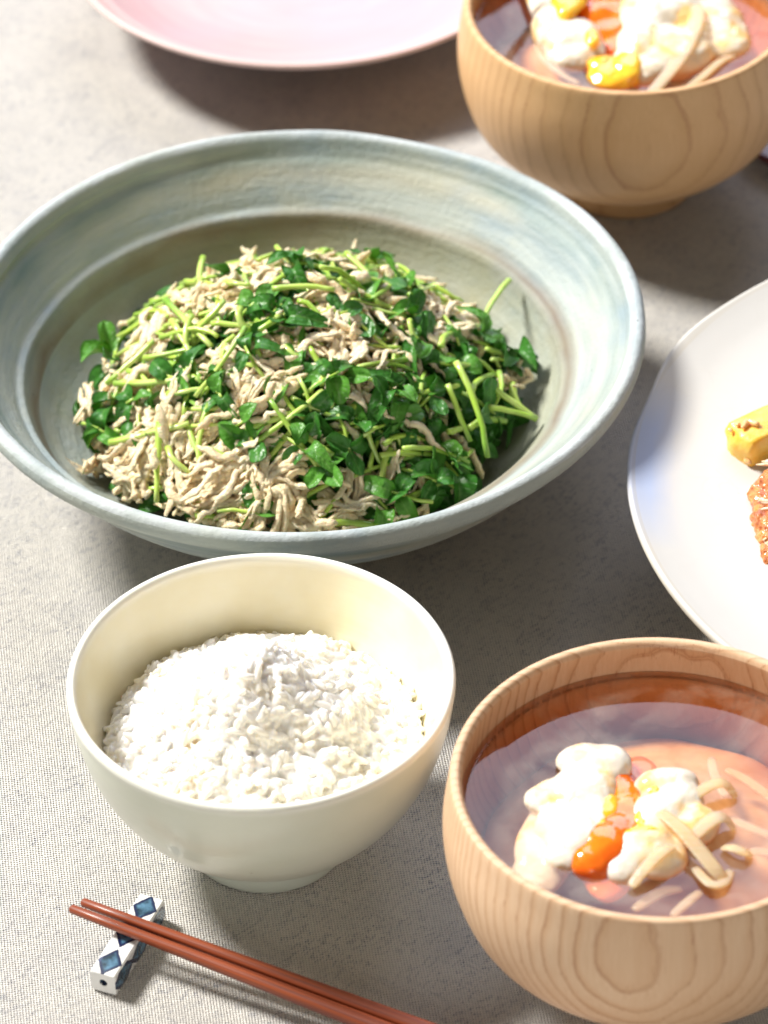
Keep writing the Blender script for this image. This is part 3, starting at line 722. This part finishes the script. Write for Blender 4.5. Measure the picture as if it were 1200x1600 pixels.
while len(cands) < 3000:
    r = .0502 * math.sqrt(random.random()); a = rnd(0, 2 * pi); x, y = r * cos(a), r * sin(a)
    nn = rice_nrm(x, y)
    if random.random() > 1 / max(.35, nn.z) / 2.2 + .25: continue
    depth = random.choice([-.0003, .0001, .0004, .0009]) + rnd(-.0004, .0004)
    p = Vector((x, y, rice_h(x, y))) - nn * depth
    # orient along the surface with a random tilt
    t = nn.orthogonal().normalized(); t.rotate(Matrix.Rotation(rnd(0, 2 * pi), 3, nn))
    t = (t + nn * rnd(-.5, .85 if depth < .001 else .25)).normalized()
    q = t.to_track_quat('X', 'Z')
    cands.append((depth - rnd(0, .0006), p, q, random.randrange(10)))
# keep each grain inside the bowl wall
def bowl_in(z):
    pr = rb_prof[:9]
    for (r0, z0), (r1, z1) in zip(pr, pr[1:]):
        if z0 <= z <= z1: return r0 + (r1 - r0) * (z - z0) / (z1 - z0)
    return .0554 if z > .06 else .01
ok = []
for c in cands:
    rr = math.hypot(c[1].x, c[1].y); lim = bowl_in(c[1].z) - .0024
    if rr > lim:
        s = lim / rr; c = (c[0], Vector((c[1].x * s, c[1].y * s, c[1].z)), c[2], c[3])
    ok.append(c)
def vis(c):  # nearest to the viewer and on the skin first
    return c[0] * 1000 + (0.0 if c[1].y < .02 else .5) + rnd(0, .5)
ok.sort(key=vis)
for c in ok[:300]:
    o = bpy.data.objects.new('rice_grain', gmesh[c[3]]); COL.objects.link(o)
    o.location = RB + c[1]; o.rotation_euler = c[2].to_euler()
    gx, gy = c[1].x, c[1].y
    wr = 'crown' if math.hypot(gx, gy) < .018 else ('far side' if gy > abs(gx) else 'near side' if gy < -abs(gx) else 'left flank' if gx < 0 else 'right flank')
    tag(o, f'plump white cooked grain on the {wr} of the heaped rice', 'rice grain', f'grains of rice on the {wr} of the heap')
data = []
for c in ok[300:]:
    data.append(xf(grains[c[3]], Matrix.Translation(c[1]) @ c[2].to_matrix().to_4x4()))
# solid heart of the heap, closed underneath, then everything fused the way sticky rice is
hv, hf = [], []
nr, na = 26, 72
for j in range(nr + 1):
    for i in range(na):
        r = .0480 * j / nr; a = 2 * pi * i / na; x, y = r * cos(a), r * sin(a); hv.append(Vector((x, y, rice_h(x, y) - .0010)))
for i in range(na):
    a = 2 * pi * i / na; hv.append(Vector((.034 * cos(a), .034 * sin(a), .0245)))
for j in range(nr + 1):
    for i in range(na):
        k = (i + 1) % na; hf.append((j * na + i, (j + 1) * na + i, (j + 1) * na + k, j * na + k))
hv.append(Vector((0, 0, .0245))); hv.append(hv[0].copy()); cb, n0 = len(hv) - 2, (nr + 1) * na
for i in range(na): hf.append((n0 + i, cb, n0 + (i + 1) % na))
data.append((hv, hf))
me = mesh('cooked_rice', *join_data(data))
ob = bpy.data.objects.new('rice_tmp', me); COL.objects.link(ob)
md = ob.modifiers.new('r', 'REMESH'); md.mode = 'VOXEL'; md.voxel_size = .00038
sm = ob.modifiers.new('s', 'SMOOTH'); sm.iterations = 2; sm.factor = .5
dg = bpy.context.evaluated_depsgraph_get(); dg.update()
me2 = bpy.data.meshes.new_from_object(ob.evaluated_get(dg)); bpy.data.objects.remove(ob); me2.name = 'cooked_rice'; me2.materials.clear()
o = link('cooked_rice', me2, MT['rice_mass'], loc=RB)
tag(o, 'mass of white steamed rice heaped in the celadon bowl', 'rice', kind='stuff')

# ------------------------------------------------------------------ salad
def sal_h(x, y):
    """height of the salad heap over the dish centre"""
    qx = (x + .0008) / .0735; qy = (y - .000) / .0755; q = math.hypot(qx, qy); q = min(1, q)
    h = .0285 + .0395 * (1 - q ** 1.65) ** 1.02
    h += .0042 * noise.noise(Vector((x * 42, y * 42, 3))) * (1 - q * .5)
    return h
def sal_nrm(x, y, e=.003):
    return Vector((sal_h(x - e, y) - sal_h(x + e, y), sal_h(x, y - e) - sal_h(x, y + e), 2 * e)).normalized()
def on_salad(px, py, dz=0):
    d = ray(px, py); t = (.09 - CAM_H) / d.z
    for k in range(900):
        p = CAM + d * t - DISH
        if p.z <= sal_h(p.x, p.y) + dz or p.z < .03: break
        t += .0003
    return CAM + d * t
def leaf_data(L, w, cup, fold, curl, nx=11, ny=8):
    vs, fs = [], []
    for s in (0, 1):
        for i in range(nx + 1):
            t = i / nx; hw = w * (.10 + .90 * max(0, 1 - abs(2 * max(0, (t - .08) / .92) - 1) ** 2.5) ** .55) if .04 < t < 1 else w * .08
            for j in range(ny + 1):
                v = -1 + 2 * j / ny; y = hw * v
                z = cup * (v * v) * hw / w + fold * abs(v) * hw - curl * (t - .35) ** 2 * L + .0005 * sin(t * 9 + v * 3) * v
                vs.append(Vector((t * L, y * (1 - .25 * abs(fold)), z - (.00028 if s else 0))))
        o = s * (nx + 1) * (ny + 1)
        for i in range(nx):
            for j in range(ny):
                a = o + i * (ny + 1) + j; q = (a, a + ny + 1, a + ny + 2, a + 1)
                fs.append(q if s else q[::-1])
    n0 = (nx + 1) * (ny + 1)
    for i in range(nx):
        for j in (0, ny):
            a = i * (ny + 1) + j; q = (a, a + ny + 1, a + ny + 1 + n0, a + n0); fs.append(q if j else q[::-1])
    return vs, fs
leafs = [leaf_data(rnd(.008, .0130), rnd(.0032, .0046), rnd(-.0016, .0026), rnd(-.3, .8), rnd(-.6, 4.0)) for _ in range(24)]
leaf_me = [mesh('leaf', *l) for l in leafs]
for i, l in enumerate(leaf_me):
    l.materials.append(MT['leaf'] if i % 3 else MT['leaf2']); l.polygons.foreach_set('use_smooth', [True] * len(l.polygons))
def shred_data(L, r, wig, strands=1):
    out = []
    for s in range(strands):
        ph = rnd(0, 9); n = max(9, int(L / .0012)); pts, rads = [], []
        off = Vector((rnd(-.001, .001), rnd(-.0012, .0012), rnd(-.0008, .0008))) if s else Vector()
        c1, c2 = rnd(-1, 1), rnd(-1, 1)
        for k in range(n + 1):
            t = k / n - .5
            w = Vector((t * L, wig * (sin(t * 5 + ph) + .45 * noise.noise(Vector((t * 9, ph, 0)))) + c1 * t * t * L * .9, wig * .6 * (sin(t * 7 + ph * 2)) + c2 * t * t * L * .35))
            w += Vector((noise.noise(Vector((t * 30, ph, 1))), noise.noise(Vector((t * 30, ph, 5))), noise.noise(Vector((t * 30, ph, 8))))) * r * 1.1
            pts.append(w + off)
            e = min(1, (1 - abs(2 * t)) * 5 + .3)
            base = r * e * (1 + .55 * noise.noise(Vector((t * 22, ph, 3))))
            rads.append(lambda a, b=base, t=t, ph=ph: b * (1 + .38 * noise.noise(Vector((cos(a) * 1.3, sin(a) * 1.3 + ph, t * 34)))))
        out.append(tube(pts, rads, 8, flat=rnd(.6, 1)))
    return join_data(out)
shreds = [shred_data(rnd(.022, .040), rnd(.0009, .0016), rnd(.0012, .0034), random.choice([1, 1, 2, 3])) for _ in range(26)]
chunks = [shred_data(rnd(.010, .018), rnd(.0012, .0019), rnd(.001, .0025), random.choice([2, 3, 4])) for _ in range(12)]
shreds += chunks
shred_me = [mesh('chicken_shred', *s) for s in shreds]
for s in shred_me: s.materials.append(MT['chicken']); s.polygons.foreach_set('use_smooth', [True] * len(s.polygons))

# where the photo shows chicken (px, py, rx, ry, strength); elsewhere leaves and stems
CH = [(430, 425, 60, 30), (520, 425, 50, 28), (360, 450, 80, 24), (470, 480, 90, 32), (590, 450, 50, 30), (600, 520, 90, 30), (700, 510, 50, 30), (640, 500, 60, 25), (540, 560, 40, 50), (548, 620, 34, 36),
      (420, 560, 60, 40), (375, 610, 40, 28), (320, 560, 60, 30), (230, 600, 50, 34), (160, 610, 26, 60), (250, 530, 44, 24), (250, 690, 60, 30), (320, 680, 50, 24), (200, 720, 40, 26), (300, 750, 70, 26), (440, 730, 36, 40),
      (400, 790, 60, 24), (460, 800, 60, 20), (560, 745, 26, 44), (600, 770, 40, 26), (690, 700, 26, 26), (560, 800, 50, 16), (330, 790, 60, 18), (620, 610, 30, 30), (350, 720, 60, 30), (480, 770, 30, 20), (150, 560, 14, 30)]
def is_ch(px, py):
    return max(math.exp(-(((px - a) / c) ** 2 + ((py - b) / d) ** 2)) for a, b, c, d in CH)
def place(me_list, idx, p, nrm, yaw, tilt, roll=0):
    t = nrm.orthogonal().normalized(); ref = Vector((1, 0, 0)); ref = (ref - nrm * ref.dot(nrm)).normalized()
    t = ref.copy(); t.rotate(Matrix.Rotation(yaw, 3, nrm)); b = nrm.cross(t)
    M = Matrix((t, b, nrm)).transposed()
    M = M @ Matrix.Rotation(-tilt, 3, 'Y') @ Matrix.Rotation(roll, 3, 'X')
    M4 = M.to_4x4(); M4.translation = p; return M4
def rand_pt(rmax=1.0):
    while True:
        x, y = rnd(-.080, .080), rnd(-.078, .078)
        if math.hypot(x / .0765, y / .0765) < rmax: return x, y
def wallz(r):
    pr = dish_prof[:18]
    for (r0, z0), (r1, z1) in zip(pr, pr[1:]):
        if r0 <= r <= r1: return z0 + (z1 - z0) * (r - r0) / (r1 - r0)
    return .0595
def clear_wall(ob):
    """lift a salad piece until none of it sinks into the dish"""
    M = ob.matrix_world if ob.parent is None else ob.parent.matrix_world @ ob.matrix_basis
    d = 0
    for v in ob.data.vertices:
        p = M @ v.co - DISH; d = max(d, wallz(math.hypot(p.x, p.y)) + .0006 - p.z)
    return d
# underlayer, joined: more than can be told apart
ud_c, ud_l = [], []
for k in range(900):
    x, y = rand_pt(.93); h = sal_h(x, y); nn = sal_nrm(x, y); p = Vector((x, y, max(h - rnd(.0035, .008), wallz(math.hypot(x, y)) + .0012)))
    px, py = to_px(p + DISH); ch = is_ch(px, py)
    if random.random() < ch * .55:
        i = random.randrange(len(shreds)); ud_c.append(xf(shreds[i], place(None, i, p, nn, rnd(0, 2 * pi), rnd(-.4, .4), rnd(0, 6))))
    else:
        i = random.randrange(len(leafs)); ud_l.append(xf(leafs[i], place(None, i, p, nn, rnd(0, 2 * pi), rnd(-.5, .6), rnd(-.8, .8))))
# dark heart so no gap shows the empty dish
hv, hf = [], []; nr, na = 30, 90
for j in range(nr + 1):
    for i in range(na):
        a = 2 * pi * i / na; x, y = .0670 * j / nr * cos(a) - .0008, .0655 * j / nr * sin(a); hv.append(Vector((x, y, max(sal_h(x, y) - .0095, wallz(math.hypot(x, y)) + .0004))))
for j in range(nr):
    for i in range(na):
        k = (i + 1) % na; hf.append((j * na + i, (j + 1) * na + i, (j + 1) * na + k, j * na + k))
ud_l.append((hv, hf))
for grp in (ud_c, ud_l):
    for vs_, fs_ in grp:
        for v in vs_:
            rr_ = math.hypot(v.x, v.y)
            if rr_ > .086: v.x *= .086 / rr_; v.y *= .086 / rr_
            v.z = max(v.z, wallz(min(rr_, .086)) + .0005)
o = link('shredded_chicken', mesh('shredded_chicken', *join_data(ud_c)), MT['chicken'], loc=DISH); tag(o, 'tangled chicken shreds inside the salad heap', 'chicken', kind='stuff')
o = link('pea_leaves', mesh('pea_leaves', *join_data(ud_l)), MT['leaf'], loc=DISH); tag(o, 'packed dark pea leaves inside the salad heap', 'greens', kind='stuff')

# each shred is its own strand, laid along the heap and dipping in and out of it
nch = 0
HEAP_X = [(-1, 'left'), (0, 'middle'), (1, 'right')]
def where(px, py):
    a = 'left side' if px < 330 else ('middle' if px < 610 else 'right side')
    b = 'upper' if py < 520 else ('central' if py < 670 else 'lower')
    return b + ' ' + a
def chicken_strand(q0, yaw, L, r, amp, strands):
    n = max(8, int(L / .0013)); out = []; base = []
    x, y, th = q0.x, q0.y, yaw; k1, k2, ph = rnd(-1, 1), rnd(3, 6), rnd(0, 6.28); ctr = None
    x -= cos(th) * L / 2; y -= sin(th) * L / 2
    for k in range(n + 1):
        t = k / n; th += (k1 * 1.3 + 2.8 * sin(k2 * t * 1.6 + ph)) / n
        x += cos(th) * L / n; y += sin(th) * L / n
        q = math.hypot(x / .0742, y / .0755); xx, yy = (x, y) if q < 1 else (x / q, y / q)
        base.append(Vector((xx, yy, sal_h(xx, yy) + r * .5 + amp * sin(t * rnd(5.5, 6.5) + ph) + q0.z)))
    c = base[n // 2].copy()
    for sidx in range(strands):
        off = Vector((rnd(-1, 1), rnd(-1, 1), rnd(-.6, .6))) * (r * 1.5 if sidx else 0); p2 = rnd(0, 9); a0 = int(rnd(0, n * .3)) if sidx else 0; a1 = n - (int(rnd(0, n * .3)) if sidx else 0)
        pts, rads = [], []
        for k in range(a0, a1 + 1):
            t = (k - a0) / (a1 - a0); w = Vector((noise.noise(Vector((k * .45, p2, 1))), noise.noise(Vector((k * .45, p2, 5))), noise.noise(Vector((k * .45, p2, 8))))) * r * 1.1
            pts.append(base[k] - c + w + off * (1 + 1.5 * abs(2 * t - 1)))
            e = min(1, (1 - abs(2 * t - 1)) * 4 + .22); b = r * (.8 if sidx else 1) * e * (1 + .65 * noise.noise(Vector((k * .5, p2, 3))))
            rads.append(lambda a, b=b, k=k, p2=p2: b * (1 + .55 * noise.noise(Vector((cos(a) * 1.5, sin(a) * 1.5 + p2, k * .55)))))
        out.append(tube(pts, rads, 10, flat=rnd(.38, .95)))
    v, f = join_data(out); me = mesh('chicken_shred', v, f); me['len'] = L; me['rad'] = r; return me, c
CH_CNT = {}
def chick(px, py, yaw, sc=1.0, dz=.0, idx=None, tilt=0, lab=None, L=None, r=None):
    global nch
    p = on_salad(px, py); q = p - DISH; q.z = dz
    me, c = chicken_strand(q, yaw, (L or rnd(.014, .036)) * sc, r or random.choice([rnd(.0006, .0009), rnd(.0008, .0012), rnd(.0010, .0016), rnd(.0013, .0020)]), rnd(.0004, .0024), random.choice([1, 2, 3, 5]))
    for v in me.vertices:
        p = v.co + c; v.co.z += max(0, wallz(math.hypot(p.x, p.y)) + .0005 - p.z)
    o = link('chicken_shred', me, MT['chicken'], None, DISH + c)
    w = where(px, py)
    kind = ('long ' if me['len'] > .024 else 'short ' if me['len'] < .016 else '') + ('thick' if me['rad'] > .0011 else 'thin' if me['rad'] < .0008 else 'crinkled')
    tag(o, lab or f'pale {kind} chicken shred tangled in the {w} of the salad', 'chicken', 'chicken shreds in the ' + w + ' of the salad'); nch += 1
def px_in(w):
    a, b, c, d = w; return rnd(a - c, a + c), rnd(b - d, b + d)
wts = [c * d for a, b, c, d in CH]
while nch < 225:
    w = random.choices(CH, wts)[0]; px, py = px_in(w)
    if is_ch(px, py) < .5 or py > 812: continue
    p = on_salad(px, py) - DISH
    if math.hypot(p.x / .0742, p.y / .0755) > 1.0: continue
    yaw = rnd(0, 2 * pi) if random.random() < .5 else rnd(-.6, .9)      # a torn clump: strands that run together
    for k in range(random.choice([1, 2, 3, 4, 6])):
        chick(px + rnd(-16, 16), min(812, py + rnd(-9, 9)), yaw + rnd(-.5, .5), rnd(.8, 1.3), rnd(-.0004, .0034))
for (px, py, yaw, sc, lab) in [(545, 590, 1.5, 1.2, 'long chicken strand hanging down the middle of the salad'), (530, 560, 1.2, 1.2, None), (562, 610, 1.9, 1.1, None), (555, 560, 1.6, 1.2, None), (548, 700, 1.7, .9, 'single thin chicken shred standing among dark leaves'),
                               (270, 690, .5, 1.3, 'long straight chicken strip across the lower left of the salad'), (430, 430, 2.4, 1.0, None), (700, 500, 2.8, 1.1, 'looped chicken shred at the right shoulder of the heap'),
                               (815, 612, .6, .9, 'stray chicken shred curling out at the far right of the heap')]:
    chick(px, py, yaw, sc, .0025, lab=lab, L=.024, r=.0013)

# leaves and shoots
def stem_tube(p0, p1, r, bow=.002, n=7, r1=None):
    pts = []; d = p1 - p0; side = d.cross(Vector((0, 0, 1)));  side = side.normalized() if side.length > 1e-6 else Vector((1, 0, 0))
    for k in range(n + 1):
        t = k / n; pts.append(p0 + d * t + (side * bow + Vector((0, 0, abs(bow) * .6))) * sin(pi * t))
    r1 = r1 or r * rnd(.62, 1.05); rr = [(r + (r1 - r) * k / n) * rnd(.93, 1.07) for k in range(n + 1)]
    return pts, rr
stem_protos = []
def lean(ax, ay, bx, by):
    a = math.degrees(math.atan2(-(by - ay), bx - ax)) % 180
    return 'level' if a < 22 or a > 158 else 'upright' if 65 < a < 115 else 'rising to the right' if a < 90 else 'rising to the left'
def stem_obj(p0, p1, r, bow, name='pea_shoot', parent=None, lab=None):
    c = (p0 + p1) / 2
    d = p1 - p0; M = d.to_track_quat('X', 'Z').to_matrix().to_4x4(); M.translation = c; Mi = M.inverted()
    pts, rr = stem_tube(p0, p1, r, bow)
    v, f = tube([Mi @ p + Vector((0, rnd(-.0002, .0002), rnd(-.0002, .0002))) for p in pts], rr, 9, flat=rnd(.7, 1))
    o = link(name, mesh(name, v, f), MT['stem']); o.matrix_world = M
    return o
def add_leaf(o, local_p, rot, sc=1.0):
    l = bpy.data.objects.new('leaf', random.choice(leaf_me)); COL.objects.link(l); l.parent = o
    l.location = local_p; l.rotation_euler = rot; l.scale = (sc, sc, sc); return l
# (x0,y0,x1,y1, dz0,dz1, leaves at end 1)
STEMS = [(795, 437, 745, 530, .014, .004, 0), (318, 402, 314, 450, .012, .004, 0), (163, 523, 172, 560, .010, .003, 1), (211, 492, 262, 494, .006, .004, 0), (258, 467, 330, 540, .010, .004, 0), (268, 500, 315, 598, .008, .004, 0),
         (300, 492, 296, 560, .007, .003, 0), (383, 510, 305, 620, .009, .005, 0), (437, 493, 380, 530, .007, .004, 0), (262, 615, 318, 606, .006, .004, 0), (166, 600, 240, 532, .005, .004, 0), (180, 600, 286, 594, .005, .004, 0),
         (172, 690, 295, 662, .006, .005, 0), (172, 692, 250, 674, .007, .004, 0), (250, 660, 245, 785, .008, .004, 0), (325, 700, 415, 775, .006, .004, 0), (262, 700, 300, 740, .005, .003, 0), (402, 690, 505, 610, .007, .006, 0),
         (520, 712, 440, 650, .007, .005, 0), (422, 625, 500, 735, .009, .005, 1), (385, 672, 470, 640, .005, .004, 0), (425, 452, 523, 452, .008, .006, 0), (353, 440, 392, 445, .006, .005, 0), (540, 395, 590, 440, .008, .004, 1), (500, 417, 570, 455, .007, .004, 0),
         (432, 386, 458, 414, .011, .006, 1), (530, 435, 556, 452, .007, .005, 0), (640, 460, 676, 447, .008, .007, 0), (560, 575, 645, 578, .006, .005, 0), (565, 590, 650, 560, .005, .004, 0), (590, 650, 650, 612, .008, .005, 1), (712, 565, 762, 715, .009, .006, 0),
         (735, 615, 770, 585, .008, .006, 0), (705, 568, 750, 574, .006, .005, 0), (765, 600, 838, 655, .008, .004, 0), (762, 635, 838, 653, .006, .005, 0), (735, 668, 790, 658, .006, .005, 0), (600, 695, 655, 685, .007, .006, 0), (630, 700, 733, 722, .009, .007, 0),
         (595, 712, 680, 712, .006, .005, 0), (700, 675, 745, 665, .005, .004, 0), (485, 700, 525, 760, .005, .003, 0), (640, 775, 700, 750, .004, .003, 0), (610, 700, 600, 780, .004, .003, 0), (305, 806, 350, 812, .004, .003, 0), (515, 817, 590, 822, .003, .003, 0),
         (155, 625, 160, 680, .004, .003, 0), (330, 505, 420, 512, .006, .004, 0), (345, 560, 410, 575, .005, .004, 0), (465, 470, 500, 500, .005, .004, 0), (690, 540, 705, 520, .008, .006, 0), (640, 500, 655, 535, .007, .005, 1), (500, 600, 530, 570, .006, .004, 0),
         (375, 480, 392, 520, .007, .004, 0), (445, 540, 470, 560, .005, .004, 0), (780, 580, 770, 640, .006, .005, 0), (800, 600, 815, 640, .005, .004, 0), (225, 560, 300, 545, .006, .004, 0), (200, 580, 235, 620, .005, .003, 0), (700, 600, 735, 690, .007, .005, 0),
         (540, 640, 590, 655, .004, .004, 0), (275, 520, 340, 525, .006, .005, 0), (350, 470, 300, 520, .006, .004, 0), (290, 440, 340, 450, .006, .004, 0), (455, 620, 530, 655, .006, .004, 0), (760, 545, 800, 560, .007, .005, 1), (620, 415, 640, 450, .008, .005, 1)]
SLAB = {0: 'tall bright stem standing alone at the right wall of the dish', 1: 'upright pale stem at the back left of the heap', 2: 'short upright shoot at the far left of the heap', 3: 'short flat stem pointing left above the upper left edge',
        7: 'thick bright stem slanting down the left of the heap', 14: 'pale stem hanging vertically in the lower left', 15: 'long pale stem in the lower middle left of the heap', 19: 'bent stem arching over the dark leaves in the middle',
        25: 'curled dark shoot sticking up at the top of the heap', 31: 'long stem slanting down the right side over the leaves', 34: 'long stem poking out at the right edge of the heap', 38: 'pale thick stem lying across the lower right leaves'}
for i, (x0, y0, x1, y1, d0, d1, lf) in enumerate(STEMS):
    p0, p1 = on_salad(x0, y0, d0 + .0005), on_salad(x1, y1, d1)
    if lf:
        root = empty('pea_shoot', p1); s = stem_obj(p0, p1, rnd(.0009, .0011), rnd(-.002, .002), 'stem'); mw = s.matrix_world.copy(); s.parent = root; s.matrix_world = mw; s.matrix_parent_inverse = Matrix.Translation(-p1)
        s.matrix_basis = mw
        for k in range(random.choice([2, 3])):
            l = add_leaf(root, Vector((rnd(-.001, .001), rnd(-.001, .001), rnd(0, .0015))), (rnd(-.6, .6), rnd(-.7, .2), rnd(0, 6.3)), rnd(.8, 1.1))
        o = root
    else: o = stem_obj(p0, p1, rnd(.00098, .0013), rnd(-.0022, .0022))
    ws = where((x0 + x1) / 2, (y0 + y1) / 2)
    tag(o, SLAB.get(i, f'{lean(x0, y0, x1, y1)} light green stem across the {ws} of the salad heap'), 'pea shoot', f'pea shoot stems in the {ws} of the salad')
ns = 0
while ns < 150:
    x, y = rand_pt(.98); p = Vector((x, y, sal_h(x, y))); px, py = to_px(p + DISH)
    if py > 812 or (is_ch(px, py) > .8 and random.random() < .6): continue
    nn = sal_nrm(x, y); L = rnd(.012, .034); a = rnd(0, 2 * pi)
    t = Vector((cos(a), sin(a), 0)); t = (t - nn * t.dot(nn)).normalized(); q = p + t * L
    if math.hypot(q.x / .0755, q.y / .0765) > 1: continue
    lift = rnd(0, .0055); q.z = sal_h(q.x, q.y) + rnd(-.001, .0055); p.z += lift
    o = stem_obj(p + DISH, q + DISH, rnd(.00072, .00105), rnd(-.002, .002)); ns += 1
    ws = where(px, py); qq = to_px(q + DISH); ln = 'long ' if L > .026 else 'short ' if L < .018 else ''
    tag(o, f'{ln}{lean(px, py, *qq)} light green stem, {ws} of the salad heap', 'pea shoot', f'pea shoot stems in the {ws} of the salad')
# leafy shoots where the photo is green
nl = 0
LV = [(620, 690, 90, 50), (680, 640, 80, 60), (500, 660, 70, 50), (720, 740, 70, 40), (480, 620, 60, 40), (600, 430, 60, 20), (640, 520, 60, 30), (150, 720, 30, 50), (180, 760, 40, 30), (340, 430, 30, 12), (740, 560, 50, 40), (700, 770, 60, 26),
      (500, 810, 50, 18), (560, 620, 60, 50), (450, 580, 60, 50), (620, 800, 60, 24), (250, 790, 50, 18), (800, 570, 26, 20), (430, 700, 60, 60), (210, 650, 40, 30), (580, 470, 40, 25), (660, 580, 60, 40), (390, 500, 60, 30), (480, 500, 60, 20)]
LV += [(150, 690, 26, 46), (150, 730, 24, 30), (190, 770, 34, 20), (300, 620, 60, 40), (350, 800, 60, 20), (240, 800, 50, 16), (160, 640, 20, 40)]
wl = [(c * d) ** .8 for a, b, c, d in LV]
while nl < 168:
    if random.random() < .85: px, py = px_in(random.choices(LV, wl)[0])
    else:
        x, y = rand_pt(.97); px, py = to_px(Vector((x, y, sal_h(x, y))) + DISH)
    c = is_ch(px, py)
    if py > 822 or (c > .6 and random.random() < c * .62): continue
    p = on_salad(px, py, rnd(-.001, .0042)); q = p - DISH
    if math.hypot(q.x / .0728, q.y / .0735) > 1: continue
    nn = sal_nrm(q.x, q.y); M = place(None, 0, p, nn, rnd(0, 2 * pi), rnd(-.35, .35), 0)
    if random.random() < .72:
        li = random.randrange(len(leaf_me)); ls = rnd(.5, 1.12); o = bpy.data.objects.new('pea_leaf', leaf_me[li]); COL.objects.link(o)
        o.matrix_world = M @ Euler((rnd(-.9, .9), rnd(-.6, .5), 0)).to_matrix().to_4x4() @ Matrix.Scale(ls, 4)
        tag(o, f'{"large " if ls > 1.08 else "small " if ls < .9 else ""}glossy {"dark" if li % 3 else "light"} green pea leaf in the {where(px, py)} of the salad heap', 'leaf', f'pea leaves in the {where(px, py)} of the salad')
        d = clear_wall(o)
        if d > 0: o.matrix_world = Matrix.Translation((0, 0, d)) @ o.matrix_world
    else:
        M = Matrix.Translation((0, 0, .002 if q.length < .1 else 0)) @ M
        root = empty('pea_shoot'); root.matrix_world = M
        v, f = tube([(-.010, 0, -.001), (-.005, .0006, .0003), (0, 0, .0012), (.004, -.0006, .002)], [.0007, .00065, .0006, .0004], 7)
        s = link('stem', mesh('stem', v, f), MT['stem'], root)
        for k in range(3): add_leaf(root, Vector((.002, 0, .0016)), (rnd(-.5, .5), rnd(-.7, .2), k * 2.1 + rnd(-.4, .4)), rnd(.7, 1.0))
        o = root; tag(o, f'small leafy pea shoot tip nestled in the {where(px, py)} of the salad heap', 'pea shoot', f'leafy pea shoot tips in the {where(px, py)} of the salad')
    nl += 1
